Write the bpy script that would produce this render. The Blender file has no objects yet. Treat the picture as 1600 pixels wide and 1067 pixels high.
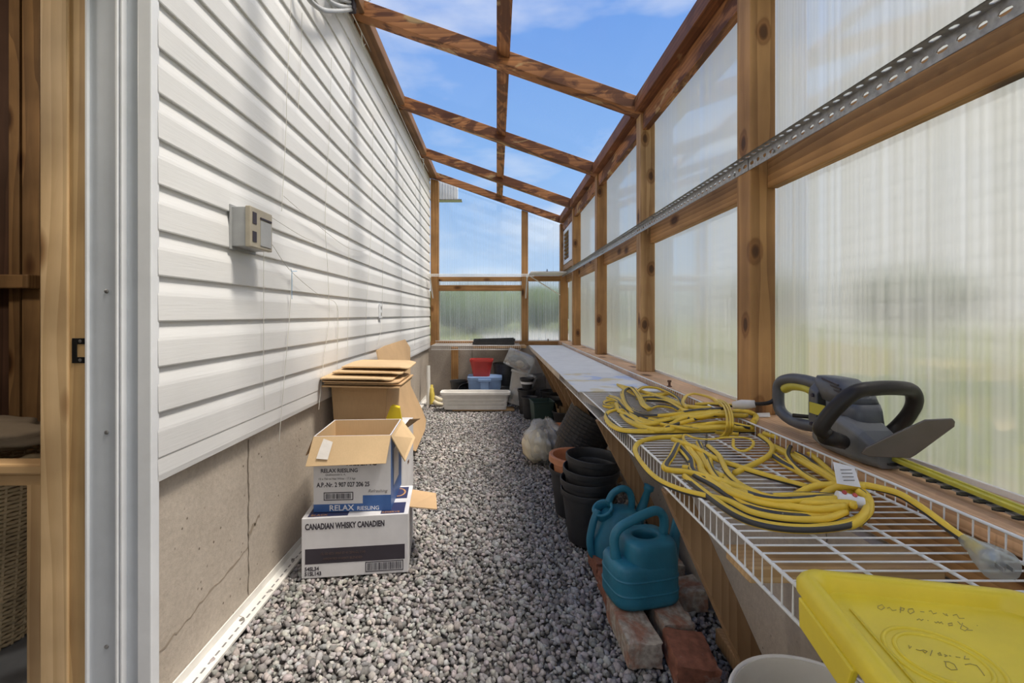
import bpy, math, random
import numpy as np
from mathutils import Vector, Matrix

# ------------------------------------------------------------------ camera, sky, sun, exposure
scene = bpy.context.scene
COL = scene.collection
H = 1.085                      # eye height
F = 711.0                      # focal length in pixels of the 1600 wide frame
CX, CY = 776.0, 492.0
cam_data = bpy.data.cameras.new('camera')
cam_data.sensor_width = 36.0
cam_data.lens = 36.0 * F / 1600.0
cam_data.shift_x = (800 - CX) / 1600.0
cam_data.shift_y = (CY - 533.5) / 1600.0
cam_data.clip_start = 0.02
cam_data.clip_end = 300
cam = bpy.data.objects.new('camera', cam_data)
cam.location = (0, 0, H)
cam.rotation_euler = (math.radians(90), 0, 0)
COL.objects.link(cam)
scene.camera = cam

vs = scene.view_settings
vs.view_transform = 'Standard'
vs.look = 'None'
vs.gamma = 1.0
vs.use_curve_mapping = False
vs.exposure = 0.0

world = bpy.data.worlds.new('sky')
scene.world = world
world.use_nodes = True
wn = world.node_tree
wn.nodes.clear()
def wnode(t, **k):
    n = wn.nodes.new(t)
    for a, b in k.items():
        setattr(n, a, b)
    return n
w_out = wnode('ShaderNodeOutputWorld')
w_bg = wnode('ShaderNodeBackground')
w_tc = wnode('ShaderNodeTexCoord')
w_sep = wnode('ShaderNodeSeparateXYZ')
w_ramp = wnode('ShaderNodeValToRGB')
w_map = wnode('ShaderNodeMapping')
w_noise = wnode('ShaderNodeTexNoise')
w_cr = wnode('ShaderNodeValToRGB')
w_mix = wnode('ShaderNodeMixRGB')
wn.links.new(w_tc.outputs['Generated'], w_sep.inputs[0])
wn.links.new(w_sep.outputs['Z'], w_ramp.inputs[0])
e = w_ramp.color_ramp.elements
e[0].position = 0.0;  e[0].color = (0.66, 0.80, 0.98, 1)
e[1].position = 0.62; e[1].color = (0.150, 0.345, 0.85, 1)
k = w_ramp.color_ramp.elements.new(0.10); k.color = (0.50, 0.69, 0.96, 1)
k = w_ramp.color_ramp.elements.new(0.30); k.color = (0.29, 0.52, 0.93, 1)
w_map.inputs['Scale'].default_value = (1.3, 1.3, 4.2)
w_map.inputs['Location'].default_value = (3.1, 0.4, 1.7)
wn.links.new(w_tc.outputs['Generated'], w_map.inputs[0])
wn.links.new(w_map.outputs[0], w_noise.inputs['Vector'])
w_noise.inputs['Scale'].default_value = 1.7
w_noise.inputs['Detail'].default_value = 6
w_noise.inputs['Roughness'].default_value = 0.5
wn.links.new(w_noise.outputs['Fac'], w_cr.inputs[0])
w_cr.color_ramp.elements[0].position = 0.50
w_cr.color_ramp.elements[0].color = (0, 0, 0, 1)
w_cr.color_ramp.elements[1].position = 0.82
w_cr.color_ramp.elements[1].color = (1, 1, 1, 1)
# extra cloud added right and behind, mostly out of view, to neutralise blue ambient light
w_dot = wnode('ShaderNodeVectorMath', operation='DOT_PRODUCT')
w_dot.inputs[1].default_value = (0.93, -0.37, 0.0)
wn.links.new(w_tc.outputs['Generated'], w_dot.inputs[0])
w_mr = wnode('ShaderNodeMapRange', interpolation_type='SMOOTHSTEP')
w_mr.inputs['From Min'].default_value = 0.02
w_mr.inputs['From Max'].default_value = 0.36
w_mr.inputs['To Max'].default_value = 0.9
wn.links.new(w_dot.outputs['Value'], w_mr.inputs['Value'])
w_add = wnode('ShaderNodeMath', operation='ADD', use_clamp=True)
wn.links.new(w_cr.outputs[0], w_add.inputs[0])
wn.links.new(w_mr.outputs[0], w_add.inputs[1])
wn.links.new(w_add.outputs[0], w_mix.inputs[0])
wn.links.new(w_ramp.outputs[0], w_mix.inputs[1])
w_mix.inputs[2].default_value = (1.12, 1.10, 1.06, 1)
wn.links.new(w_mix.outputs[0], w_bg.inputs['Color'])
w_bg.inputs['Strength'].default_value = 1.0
wn.links.new(w_bg.outputs[0], w_out.inputs[0])

sun_data = bpy.data.lights.new('sun', 'SUN')
sun_data.energy = 5.2
sun_data.angle = math.radians(13)
sun_data.color = (1.0, 0.925, 0.81)
sun = bpy.data.objects.new('sun', sun_data)
sun.rotation_euler = Vector((-0.36, 0.10, -0.92)).to_track_quat('-Z', 'Y').to_euler()
COL.objects.link(sun)

# ------------------------------------------------------------------ helpers
rnd = random.Random(7)

def at(px, py, z):
    """point seen at a pixel of the photograph and lying at height z"""
    Y = (H - z) * F / (py - CY)
    return Vector(((px - CX) * Y / F, Y, z))

def atx(px, py, X):
    Y = X * F / (px - CX)
    return Vector((X, Y, H - (py - CY) * Y / F))

def aty(px, py, Y):
    return Vector(((px - CX) * Y / F, Y, H - (py - CY) * Y / F))

class MB:
    def __init__(s):
        s.v = []; s.f = []; s.m = []; s.xf = None
    def add(s, verts, faces, mi=0):
        o = len(s.v)
        for p in verts:
            p = Vector(p)
            if s.xf is not None: p = s.xf @ p
            s.v.append(tuple(p))
        for f in faces:
            s.f.append(tuple(o + i for i in f)); s.m.append(mi)
    def box(s, x0, x1, y0, y1, z0, z1, mi=0):
        s.hexa([(x0,y0,z0),(x1,y0,z0),(x1,y1,z0),(x0,y1,z0),(x0,y0,z1),(x1,y0,z1),(x1,y1,z1),(x0,y1,z1)], mi)
    def hexa(s, p, mi=0):
        s.add(p, [(0,3,2,1),(4,5,6,7),(0,1,5,4),(1,2,6,5),(2,3,7,6),(3,0,4,7)], mi)
    def prism(s, poly, off, mi=0, caps=True):
        """poly: list of 3d points, off: extrusion vector"""
        off = Vector(off); n = len(poly)
        a = [Vector(p) for p in poly]; b = [p + off for p in a]
        fs = [(i, (i+1) % n, n + (i+1) % n, n + i) for i in range(n)]
        if caps: fs += [tuple(range(n-1, -1, -1)), tuple(range(n, 2*n))]
        s.add(a + b, fs, mi)
    def bar(s, a, b, w, h, up=(0,0,1), mi=0):
        a = Vector(a); b = Vector(b); d = (b-a).normalized(); up = Vector(up)
        sx = d.cross(up).normalized(); sz = sx.cross(d).normalized()
        q = []
        for p in (a, b):
            for i, j in ((-1,-1),(1,-1),(1,1),(-1,1)):
                q.append(p + sx*(i*w/2) + sz*(j*h/2))
        s.add(q, [(3,2,1,0),(4,5,6,7),(0,1,5,4),(1,2,6,5),(2,3,7,6),(3,0,4,7)], mi)
    def tube(s, pts, r, n=8, mi=0, closed=False, stripe=None, caps=True, twist=0.0, flat=1.0):
        P = [Vector(p) for p in pts]; N = len(P)
        R = r if isinstance(r, (list, tuple)) else [r]*N
        ref = None; rings = []
        for i in range(N):
            if closed: t = P[(i+1) % N] - P[i-1]
            else: t = P[min(i+1, N-1)] - P[max(i-1, 0)]
            if t.length < 1e-9: t = Vector((0,0,1))
            t.normalize()
            if ref is None:
                ref = Vector((0,0,1)) if abs(t.z) < 0.9 else Vector((1,0,0))
            ref = (ref - t*ref.dot(t))
            if ref.length < 1e-6: ref = t.orthogonal()
            ref.normalize()
            bi = t.cross(ref)
            rings.append([P[i] + (ref*math.cos(2*math.pi*k/n + twist*i)*flat + bi*math.sin(2*math.pi*k/n + twist*i))*R[i] for k in range(n)])
        o = len(s.v)
        for rg in rings:
            for p in rg:
                if s.xf is not None: p = s.xf @ p
                s.v.append(tuple(p))
        L = N if closed else N-1
        for i in range(L):
            j = (i+1) % N
            for k in range(n):
                k2 = (k+1) % n
                s.f.append((o+i*n+k, o+i*n+k2, o+j*n+k2, o+j*n+k))
                s.m.append(stripe[k % len(stripe)] if stripe else mi)
        if caps and not closed:
            s.f.append(tuple(o+k for k in range(n-1,-1,-1))); s.m.append(mi)
            s.f.append(tuple(o+(N-1)*n+k for k in range(n))); s.m.append(mi)
    def loft(s, secs, mi=0, cap0=True, cap1=True):
        n = len(secs[0]); o = len(s.v)
        for sec in secs:
            for p in sec:
                p = Vector(p)
                if s.xf is not None: p = s.xf @ p
                s.v.append(tuple(p))
        for i in range(len(secs)-1):
            for k in range(n):
                k2 = (k+1) % n
                s.f.append((o+i*n+k, o+i*n+k2, o+(i+1)*n+k2, o+(i+1)*n+k)); s.m.append(mi)
        if cap0: s.f.append(tuple(o+k for k in range(n-1,-1,-1))); s.m.append(mi)
        if cap1: s.f.append(tuple(o+(len(secs)-1)*n+k for k in range(n))); s.m.append(mi)
    def lathe(s, prof, n=32, mi=0, cap0=True, cap1=False, rib=0.0, nrib=0, sx=1.0, sy=1.0):
        secs = []
        for r, z in prof:
            secs.append([((r*(1+rib*(1 if (k % 2) else 0)))*math.cos(2*math.pi*k/n)*sx,
                          (r*(1+rib*(1 if (k % 2) else 0)))*math.sin(2*math.pi*k/n)*sy, z) for k in range(n)])
        s.loft(secs, mi, cap0, cap1)

def superell(a, b, p, n, z, cx=0, cy=0):
    out = []
    for k in range(n):
        t = 2*math.pi*k/n; c = math.cos(t); q = math.sin(t)
        out.append((cx + a*math.copysign(abs(c)**(2/p), c), cy + b*math.copysign(abs(q)**(2/p), q), z))
    return out

def smooth_path(pts, m=8, closed=False):
    P = [Vector(p) for p in pts]; N = len(P); out = []
    rng = range(N) if closed else range(N-1)
    for i in rng:
        p0 = P[(i-1) % N] if (closed or i > 0) else P[0]*2-P[1]
        p1 = P[i]; p2 = P[(i+1) % N]
        p3 = P[(i+2) % N] if (closed or i+2 < N) else P[N-1]*2-P[N-2]
        for j in range(m):
            t = j/m
            out.append(0.5*((2*p1)+(p2-p0)*t+(2*p0-5*p1+4*p2-p3)*t*t+(3*p1-p0-3*p2+p3)*t**3))
    if not closed: out.append(P[-1])
    return out

def obj(name, mb, mats, parent=None, smooth=False, bevel=0.0, seg=2, loc=None):
    me = bpy.data.meshes.new(name)
    me.from_pydata(mb.v, [], mb.f)
    if not isinstance(mats, (list, tuple)): mats = [mats]
    for m in mats: me.materials.append(m)
    me.polygons.foreach_set('material_index', mb.m)
    if smooth:
        me.polygons.foreach_set('use_smooth', [True]*len(me.polygons))
    me.update()
    o = bpy.data.objects.new(name, me)
    COL.objects.link(o)
    if smooth and smooth != 'all':
        try: me.set_sharp_from_angle(angle=math.radians(38))
        except Exception: pass
    if parent is not None: o.parent = parent
    if loc is not None: o.location = loc
    if bevel:
        b = o.modifiers.new('bevel', 'BEVEL'); b.width = bevel; b.segments = seg; b.limit_method = 'ANGLE'; b.angle_limit = math.radians(40)
    return o

def tag(o, label=None, cat=None, group=None, kind=None):
    if label: o['label'] = label
    if cat: o['category'] = cat
    if group: o['group'] = group
    if kind: o['kind'] = kind
    return o

def thing(name, label, cat, loc=(0,0,0), rot=(0,0,0), group=None, kind=None):
    o = bpy.data.objects.new(name, None); COL.objects.link(o)
    o.empty_display_size = 0.05
    o.location = loc; o.rotation_euler = rot
    return tag(o, label, cat, group, kind)

def structure(name):
    o = bpy.data.objects.new(name, None); COL.objects.link(o); o.empty_display_size = 0.05
    o['kind'] = 'structure'
    return o

def dup(root, loc, rot=None, label=None, group=None):
    r = root.copy(); COL.objects.link(r); r.location = loc
    if rot is not None: r.rotation_euler = rot
    if label: r['label'] = label
    if group: r['group'] = group
    for ch in list(root.children):
        c = ch.copy(); COL.objects.link(c); c.parent = r
        for g in list(ch.children):
            d = g.copy(); COL.objects.link(d); d.parent = c
    return r

FONT = None
def text(name, body, size, mat, parent, origin, ux=(1,0,0), uy=(0,0,1), align='LEFT', depth=0.0004, shear=0.0, xs=1.0, bold=0.0):
    cu = bpy.data.curves.new('lettering', 'FONT'); cu.body = body; cu.size = size; cu.align_x = align
    cu.extrude = depth; cu.shear = shear; cu.resolution_u = 3; cu.offset = bold
    tmp = bpy.data.objects.new('lettering', cu); COL.objects.link(tmp)
    dg = bpy.context.evaluated_depsgraph_get()
    me = bpy.data.meshes.new_from_object(tmp.evaluated_get(dg))
    bpy.data.objects.remove(tmp)
    ux = Vector(ux)*xs; uy = Vector(uy); uz = Vector(ux).cross(uy).normalized()
    M = Matrix(((ux.x, uy.x, uz.x, origin[0]), (ux.y, uy.y, uz.y, origin[1]), (ux.z, uy.z, uz.z, origin[2]), (0,0,0,1)))
    me.transform(M)
    me.name = name
    me.materials.clear(); me.materials.append(mat)
    o = bpy.data.objects.new(name, me); COL.objects.link(o); o.parent = parent
    return o

# ------------------------------------------------------------------ materials
def newmat(name):
    m = bpy.data.materials.new(name); m.use_nodes = True
    nt = m.node_tree; b = nt.nodes['Principled BSDF']
    return m, nt, b
def N(nt, t, **k):
    n = nt.nodes.new(t)
    for a, b in k.items(): setattr(n, a, b)
    return n
def ramp(nt, stops):
    r = N(nt, 'ShaderNodeValToRGB'); el = r.color_ramp.elements
    el[0].position, el[0].color = stops[0][0], (*stops[0][1], 1)
    el[1].position, el[1].color = stops[-1][0], (*stops[-1][1], 1)
    for p, c in stops[1:-1]:
        x = el.new(p); x.color = (*c, 1)
    return r
def noise(nt, vec, scale, detail=4, rough=0.5, dist=0.0):
    n = N(nt, 'ShaderNodeTexNoise'); n.inputs['Scale'].default_value = scale
    n.inputs['Detail'].default_value = detail; n.inputs['Roughness'].default_value = rough
    n.inputs['Distortion'].default_value = dist
    if vec is not None: nt.links.new(vec, n.inputs['Vector'])
    return n
def coords(nt, scale=(1,1,1), loc=(0,0,0)):
    tc = N(nt, 'ShaderNodeTexCoord'); mp = N(nt, 'ShaderNodeMapping')
    mp.inputs['Scale'].default_value = scale; mp.inputs['Location'].default_value = loc
    nt.links.new(tc.outputs['Object'], mp.inputs[0])
    return mp.outputs[0]
def mixc(nt, fac, a, b, mode='MIX'):
    m = N(nt, 'ShaderNodeMixRGB', blend_type=mode)
    for i, x in ((0, fac), (1, a), (2, b)):
        if isinstance(x, (int, float)): m.inputs[i].default_value = x
        elif isinstance(x, tuple): m.inputs[i].default_value = (*x, 1)
        else: nt.links.new(x, m.inputs[i])
    return m.outputs[0]
def bump(nt, b, h, strength=0.3, dist=0.01):
    n = N(nt, 'ShaderNodeBump'); n.inputs['Strength'].default_value = strength
    n.inputs['Distance'].default_value = dist
    nt.links.new(h, n.inputs['Height']); nt.links.new(n.outputs[0], b.inputs['Normal'])

def plastic(name, c, rough=0.4, var=0.08, spec=0.5, bmp=0.0):
    m, nt, b = newmat(name)
    v = coords(nt)
    n = noise(nt, v, 9, 5, 0.6)
    c2 = tuple(x*(1-var*2.2) for x in c); c1 = tuple(min(1, x*(1+var)) for x in c)
    r = ramp(nt, [(0.3, c2), (0.65, c1)])
    nt.links.new(n.outputs['Fac'], r.inputs[0]); nt.links.new(r.outputs[0], b.inputs['Base Color'])
    b.inputs['Roughness'].default_value = rough
    b.inputs['Specular IOR Level'].default_value = spec
    if bmp:
        n2 = noise(nt, v, 160, 2); bump(nt, b, n2.outputs['Fac'], bmp, 0.002)
    return m

def wood(name, base, dark, axis='Z', knots=True, stain=0.0, pale=(0.5,0.33,0.15), seed=0.0, rough=0.6, grain=1.0, centre=None, knot_at=(), wscale=24):
    m, nt, b = newmat(name)
    st = {'X': (0.10, 1, 1), 'Y': (1, 0.10, 1), 'Z': (1, 1, 0.10)}[axis]
    v = coords(nt, st, (seed, seed*1.7, seed*0.6))
    n1 = noise(nt, v, 26, 4, 0.6, 1.2)
    w = N(nt, 'ShaderNodeTexWave', wave_type='RINGS', rings_direction=axis, wave_profile='SAW')
    w.inputs['Scale'].default_value = wscale; w.inputs['Distortion'].default_value = 9; w.inputs['Detail'].default_value = 1.5
    w.inputs['Detail Scale'].default_value = 0.35
    wv = coords(nt, st, tuple(-centre[i]*st[i] for i in range(3))) if centre else v
    if centre:
        w.inputs['Distortion'].default_value = 3.2; w.inputs['Detail Scale'].default_value = 1.1
    nt.links.new(wv, w.inputs['Vector'])
    r = ramp(nt, [(0.25, dark), (0.7, base)])
    g = mixc(nt, 0.45, n1.outputs['Fac'], w.outputs['Fac'])
    nt.links.new(g, r.inputs[0])
    col = mixc(nt, 0.75*grain, base, r.outputs[0])
    v0 = coords(nt, (1,1,1), (seed,seed,seed))
    big = noise(nt, v0, 3.0, 3)
    rb = ramp(nt, [(0.35, (0.72,0.70,0.68)), (0.65, (1.12,1.12,1.12))])
    nt.links.new(big.outputs['Fac'], rb.inputs[0])
    col = mixc(nt, 1.0, col, rb.outputs[0], 'MULTIPLY')
    if knots:
        kst = {'X': (2.6, 5.5, 5.5), 'Y': (5.5, 2.6, 5.5), 'Z': (5.5, 5.5, 2.6)}[axis]
        kv = coords(nt, kst, (seed*3.1+.3, seed*2.3+.2, seed))
        vo = N(nt, 'ShaderNodeTexVoronoi'); vo.inputs['Scale'].default_value = 1.0
        nt.links.new(kv, vo.inputs['Vector'])
        rk = ramp(nt, [(0.09, (0.13,0.08,0.05)), (0.13, (0.45,0.34,0.25)), (0.20, (1,1,1))])
        nt.links.new(vo.outputs['Distance'], rk.inputs[0])
        col = mixc(nt, 0.9, col, rk.outputs[0], 'MULTIPLY')
    for kp in knot_at:
        ks = {'X': (.55, 1, 1), 'Y': (1, .55, 1), 'Z': (1, 1, .55)}[axis]
        kc = coords(nt, ks)
        nz = noise(nt, kc, 30, 2)
        dv = N(nt, 'ShaderNodeVectorMath', operation='DISTANCE'); nt.links.new(kc, dv.inputs[0]); dv.inputs[1].default_value = tuple(kp[i]*ks[i] for i in range(3))
        mm = N(nt, 'ShaderNodeMath', operation='MULTIPLY_ADD'); mm.inputs[1].default_value = 0.012; nt.links.new(nz.outputs['Fac'], mm.inputs[0]); nt.links.new(dv.outputs['Value'], mm.inputs[2])
        rk = ramp(nt, [(0.016, (0.16,0.10,0.07)), (0.021, (0.38,0.27,0.19)), (0.024, (0.75,0.66,0.58)), (0.030, (0.5,0.4,0.32)), (0.036, (1,1,1))])
        nt.links.new(mm.outputs[0], rk.inputs[0])
        col = mixc(nt, 0.9, col, rk.outputs[0], 'MULTIPLY')
    if stain:
        sst = {'X': (0.35, 1, 1), 'Y': (1, 0.35, 1), 'Z': (1, 1, 0.35)}[axis]
        sv = coords(nt, sst, (seed*5, 1, 2))
        s1 = noise(nt, sv, 7.5, 5, 0.55, 1.5)
        rs = ramp(nt, [(0.46, (0,0,0)), (0.53, (1,1,1))])
        nt.links.new(s1.outputs['Fac'], rs.inputs[0])
        f = N(nt, 'ShaderNodeMath', operation='MULTIPLY'); f.inputs[1].default_value = stain
        nt.links.new(rs.outputs[0], f.inputs[0])
        col = mixc(nt, f.outputs[0], col, (0.085,0.028,0.013))
        sv2 = coords(nt, sst, (seed*7+4, 5, 1))
        s2 = noise(nt, sv2, 5.5, 5, 0.55, 1.5)
        rs2 = ramp(nt, [(0.60, (0,0,0)), (0.64, (1,1,1))])
        nt.links.new(s2.outputs['Fac'], rs2.inputs[0])
        f2 = N(nt, 'ShaderNodeMath', operation='MULTIPLY'); f2.inputs[1].default_value = stain*0.8
        nt.links.new(rs2.outputs[0], f2.inputs[0])
        col = mixc(nt, f2.outputs[0], col, pale)
    nt.links.new(col, b.inputs['Base Color'])
    b.inputs['Roughness'].default_value = rough
    b.inputs['Specular IOR Level'].default_value = 0.3
    bump(nt, b, g, 0.25, 0.003)
    return m

TB, TD = (0.47, 0.255, 0.098), (0.235, 0.112, 0.040)
M = {}
for ax in 'XYZ':
    M['treated'+ax] = wood('treated lumber '+ax, TB, TD, ax, seed=ord(ax)*0.37)
    M['rafter'+ax] = wood('weathered rafter '+ax, (0.44,0.19,0.07), (0.20,0.075,0.028), ax, stain=0.85, pale=(0.52,0.36,0.17), seed=ord(ax)*0.21)
    M['pine'+ax] = wood('pine '+ax, (0.62,0.42,0.22), (0.46,0.28,0.13), ax, seed=ord(ax)*0.11)
M['ledger'] = wood('dark ledger', (0.26,0.13,0.055), (0.13,0.06,0.025), 'Y', seed=2.2)
M['plate'] = wood('reddish top plate', (0.30,0.115,0.045), (0.14,0.05,0.022), 'Y', stain=0.4, seed=4.2)
M['sill'] = wood('worn sill', (0.78,0.51,0.30), (0.54,0.31,0.17), 'Y', stain=0.18, pale=(0.7,0.55,0.4), seed=6.2)
M['jamb'] = wood('pale jamb pine', (0.74,0.53,0.30), (0.55,0.36,0.18), 'Z', seed=5.5)
M['edge_wood'] = wood('greyed edge strip', (0.60,0.52,0.42), (0.44,0.36,0.27), 'Y', seed=5.1)
M['grey_oak'] = wood('finger jointed jamb', (0.66,0.45,0.22), (0.45,0.27,0.12), 'Z', seed=8.2)
M['brace'] = wood('brace lumber', (0.34,0.21,0.11), (0.20,0.115,0.055), 'Z', seed=9.4)
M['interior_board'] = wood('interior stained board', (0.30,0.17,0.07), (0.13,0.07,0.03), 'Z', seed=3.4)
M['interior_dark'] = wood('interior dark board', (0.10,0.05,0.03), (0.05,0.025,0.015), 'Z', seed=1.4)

# siding
m, nt, b = newmat('white vinyl siding')
v = coords(nt, (1, 0.05, 1))
n1 = noise(nt, v, 120, 3, 0.6, 0.4)
v2 = coords(nt)
n2 = noise(nt, v2, 1.6, 4)
r = ramp(nt, [(0.3, (0.66,0.66,0.665)), (0.7, (0.76,0.76,0.765))])
nt.links.new(n2.outputs['Fac'], r.inputs[0]); nt.links.new(r.outputs[0], b.inputs['Base Color'])
b.inputs['Roughness'].default_value = 0.5
bump(nt, b, n1.outputs['Fac'], 0.22, 0.002)
M['siding'] = m

def concrete(name, ca, cb):
    m, nt, b = newmat(name)
    v = coords(nt)
    n1 = noise(nt, v, 2.2, 6, 0.6)
    r = ramp(nt, [(0.32, ca), (0.68, cb)])
    nt.links.new(n1.outputs['Fac'], r.inputs[0])
    n3 = noise(nt, v, 55, 3, 0.7)
    r3 = ramp(nt, [(0.3, (0.86,0.86,0.86)), (0.7, (1.06,1.06,1.06))])
    nt.links.new(n3.outputs['Fac'], r3.inputs[0])
    col = mixc(nt, 1.0, r.outputs[0], r3.outputs[0], 'MULTIPLY')
    vo = N(nt, 'ShaderNodeTexVoronoi'); vo.inputs['Scale'].default_value = 26; nt.links.new(v, vo.inputs['Vector'])
    rv = ramp(nt, [(0.08, (0.35,0.32,0.30)), (0.13, (1,1,1))])
    nt.links.new(vo.outputs['Distance'], rv.inputs[0])
    mask = noise(nt, v, 6, 2)
    rm = ramp(nt, [(0.5, (0,0,0)), (0.6, (1,1,1))]); nt.links.new(mask.outputs['Fac'], rm.inputs[0])
    pit = mixc(nt, rm.outputs[0], (1.0,1.0,1.0), rv.outputs[0])
    col = mixc(nt, 1.0, col, pit, 'MULTIPLY')
    nt.links.new(col, b.inputs['Base Color'])
    b.inputs['Roughness'].default_value = 0.9
    bump(nt, b, n3.outputs['Fac'], 0.35, 0.004)
    return m
M['concrete'] = concrete('foundation concrete', (0.42,0.36,0.30), (0.56,0.49,0.42))
M['concrete_dark'] = concrete('back foundation concrete', (0.36,0.31,0.27), (0.50,0.44,0.38))
M['crack'] = plastic('dark crack', (0.16,0.13,0.10), 0.9)
M['crack_soft'] = plastic('concrete stain', (0.33,0.27,0.21), 0.95)

# twin wall polycarbonate: milky, ribbed, blurring what lies beyond
def polycarb(name, axis, milky, clear, rough, tint=(0.93,0.95,0.95), pitch=105.0, amp=0.24, ribs=22.0, gloss=0.04):
    m, nt, b = newmat(name)
    nt.nodes.remove(b)
    out = nt.nodes['Material Output']
    st = (pitch, 0.3, 0.02) if axis == 'X' else (0.3, pitch, 0.02)
    v = coords(nt, st)
    n1 = noise(nt, v, 1.0, 2, 0.5)
    rr = ramp(nt, [(0.36, (0.0,0,0)), (0.64, (1,1,1))]); nt.links.new(n1.outputs['Fac'], rr.inputs[0])
    st2 = (pitch*.12, 0.3, 0.7) if axis == 'X' else (0.3, pitch*.05, 0.7)
    n2 = noise(nt, coords(nt, st2, (3,2,1)), 1.0, 3)
    f = N(nt, 'ShaderNodeMath', operation='MULTIPLY_ADD'); f.inputs[1].default_value = amp; f.inputs[2].default_value = milky-amp/2
    nt.links.new(rr.outputs[0], f.inputs[0])
    f2 = N(nt, 'ShaderNodeMath', operation='MULTIPLY_ADD'); f2.inputs[1].default_value = 0.3; 
    nt.links.new(n2.outputs['Fac'], f2.inputs[0]); nt.links.new(f.outputs[0], f2.inputs[2])
    f3 = N(nt, 'ShaderNodeMath', operation='SUBTRACT', use_clamp=True); f3.inputs[1].default_value = 0.15
    nt.links.new(f2.outputs[0], f3.inputs[0])
    tr = N(nt, 'ShaderNodeBsdfTranslucent'); tr.inputs[0].default_value = (*tint, 1)
    df = N(nt, 'ShaderNodeBsdfDiffuse'); df.inputs[0].default_value = (*tint, 1)
    wq = N(nt, 'ShaderNodeTexWave', wave_type='BANDS', bands_direction=axis); wq.inputs['Scale'].default_value = ribs; wq.inputs['Distortion'].default_value = 0.4
    nt.links.new(coords(nt), wq.inputs['Vector'])
    wr_ = mixc(nt, 0.5, wq.outputs['Fac'], rr.outputs[0])
    rt = ramp(nt, [(0.15, tuple(x*.70 for x in tint)), (0.75, tint)]); nt.links.new(wr_, rt.inputs[0])
    for s_ in (tr, df): nt.links.new(rt.outputs[0], s_.inputs[0])
    md = N(nt, 'ShaderNodeMixShader'); md.inputs[0].default_value = 0.30
    nt.links.new(tr.outputs[0], md.inputs[1]); nt.links.new(df.outputs[0], md.inputs[2])
    rf = N(nt, 'ShaderNodeBsdfRefraction'); rf.inputs['Roughness'].default_value = rough; rf.inputs['IOR'].default_value = 1.12
    rf.inputs[0].default_value = (0.97,0.98,0.98,1)
    tp = N(nt, 'ShaderNodeBsdfTransparent'); tp.inputs[0].default_value = (0.97,0.98,0.98,1)
    mt = N(nt, 'ShaderNodeMixShader'); mt.inputs[0].default_value = clear
    nt.links.new(rf.outputs[0], mt.inputs[1]); nt.links.new(tp.outputs[0], mt.inputs[2])
    mx = N(nt, 'ShaderNodeMixShader')
    nt.links.new(f3.outputs[0], mx.inputs[0]); nt.links.new(mt.outputs[0], mx.inputs[1]); nt.links.new(md.outputs[0], mx.inputs[2])
    gl = N(nt, 'ShaderNodeBsdfGlossy'); gl.inputs['Roughness'].default_value = 0.07
    mg = N(nt, 'ShaderNodeMixShader'); mg.inputs[0].default_value = gloss
    nt.links.new(mx.outputs[0], mg.inputs[1]); nt.links.new(gl.outputs[0], mg.inputs[2])
    nt.links.new(mg.outputs[0], out.inputs[0])
    return m
M['poly_right'] = polycarb('milky twin wall sheet', 'Y', 0.38, 0.08, 0.30, tint=(0.79,0.79,0.795), pitch=75.0, amp=0.36, gloss=0.19)
M['poly_back'] = polycarb('ribbed sheet of the end wall', 'X', 0.22, 0.10, 0.24, pitch=140, ribs=12.0)
M['poly_clear'] = polycarb('clear upper sheet', 'X', -0.06, 0.97, 0.05, pitch=140, amp=0.3)
m, nt, b = newmat('clear roof sheet'); nt.nodes.remove(b)
tp = N(nt, 'ShaderNodeBsdfTransparent'); tp.inputs[0].default_value = (0.985,0.985,0.985,1)
gl = N(nt, 'ShaderNodeBsdfGlossy'); gl.inputs['Roughness'].default_value = 0.1
mg = N(nt, 'ShaderNodeMixShader'); mg.inputs[0].default_value = 0.015
nt.links.new(tp.outputs[0], mg.inputs[1]); nt.links.new(gl.outputs[0], mg.inputs[2]); nt.links.new(mg.outputs[0], nt.nodes['Material Output'].inputs[0])
M['poly_roof'] = m

M['white_trim'] = plastic('white painted trim', (0.74,0.76,0.80), 0.35, 0.03)
M['white_sheet'] = plastic('white sheet', (0.80,0.795,0.77), 0.7, 0.03)
M['grey_trim'] = plastic('pale grey door cladding', (0.56,0.60,0.66), 0.4, 0.03)
M['white_wire'] = plastic('white coated wire', (0.83,0.83,0.82), 0.35, 0.05)
M['white_plastic'] = plastic('white plastic', (0.78,0.76,0.72), 0.45, 0.05)
M['black_plastic'] = plastic('black plastic', (0.035,0.035,0.037), 0.42, 0.2)
M['black_rib'] = plastic('black nursery plastic', (0.028,0.028,0.030), 0.5, 0.2)
M['blue_can'] = plastic('petrol blue plastic', (0.020,0.175,0.270), 0.45, 0.10, bmp=0.15)
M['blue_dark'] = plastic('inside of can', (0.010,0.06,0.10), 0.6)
M['red_plastic'] = plastic('red plastic', (0.42,0.035,0.03), 0.4)
M['tote_blue'] = plastic('light blue plastic', (0.22,0.34,0.58), 0.4)
M['dark_green'] = plastic('dark green plastic', (0.03,0.06,0.05), 0.45)
M['terracotta'] = plastic('terracotta plastic', (0.56,0.23,0.11), 0.55, 0.12)
M['yellow_lid'] = plastic('yellow lid plastic', (0.80,0.62,0.035), 0.38, 0.05)
M['yellow_cord'] = plastic('yellow cord', (0.78,0.53,0.045), 0.42, 0.08)
M['black_cord'] = plastic('black cord stripe', (0.04,0.037,0.035), 0.4)
M['beige_bin'] = plastic('beige bin plastic', (0.62,0.58,0.50), 0.5, 0.04)
M['ink'] = plastic('pencil ink', (0.40,0.32,0.10), 0.8)
M['print_black'] = plastic('printed black', (0.035,0.028,0.04), 0.6)
M['print_grey'] = plastic('printed grey', (0.22,0.21,0.21), 0.6)
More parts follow.
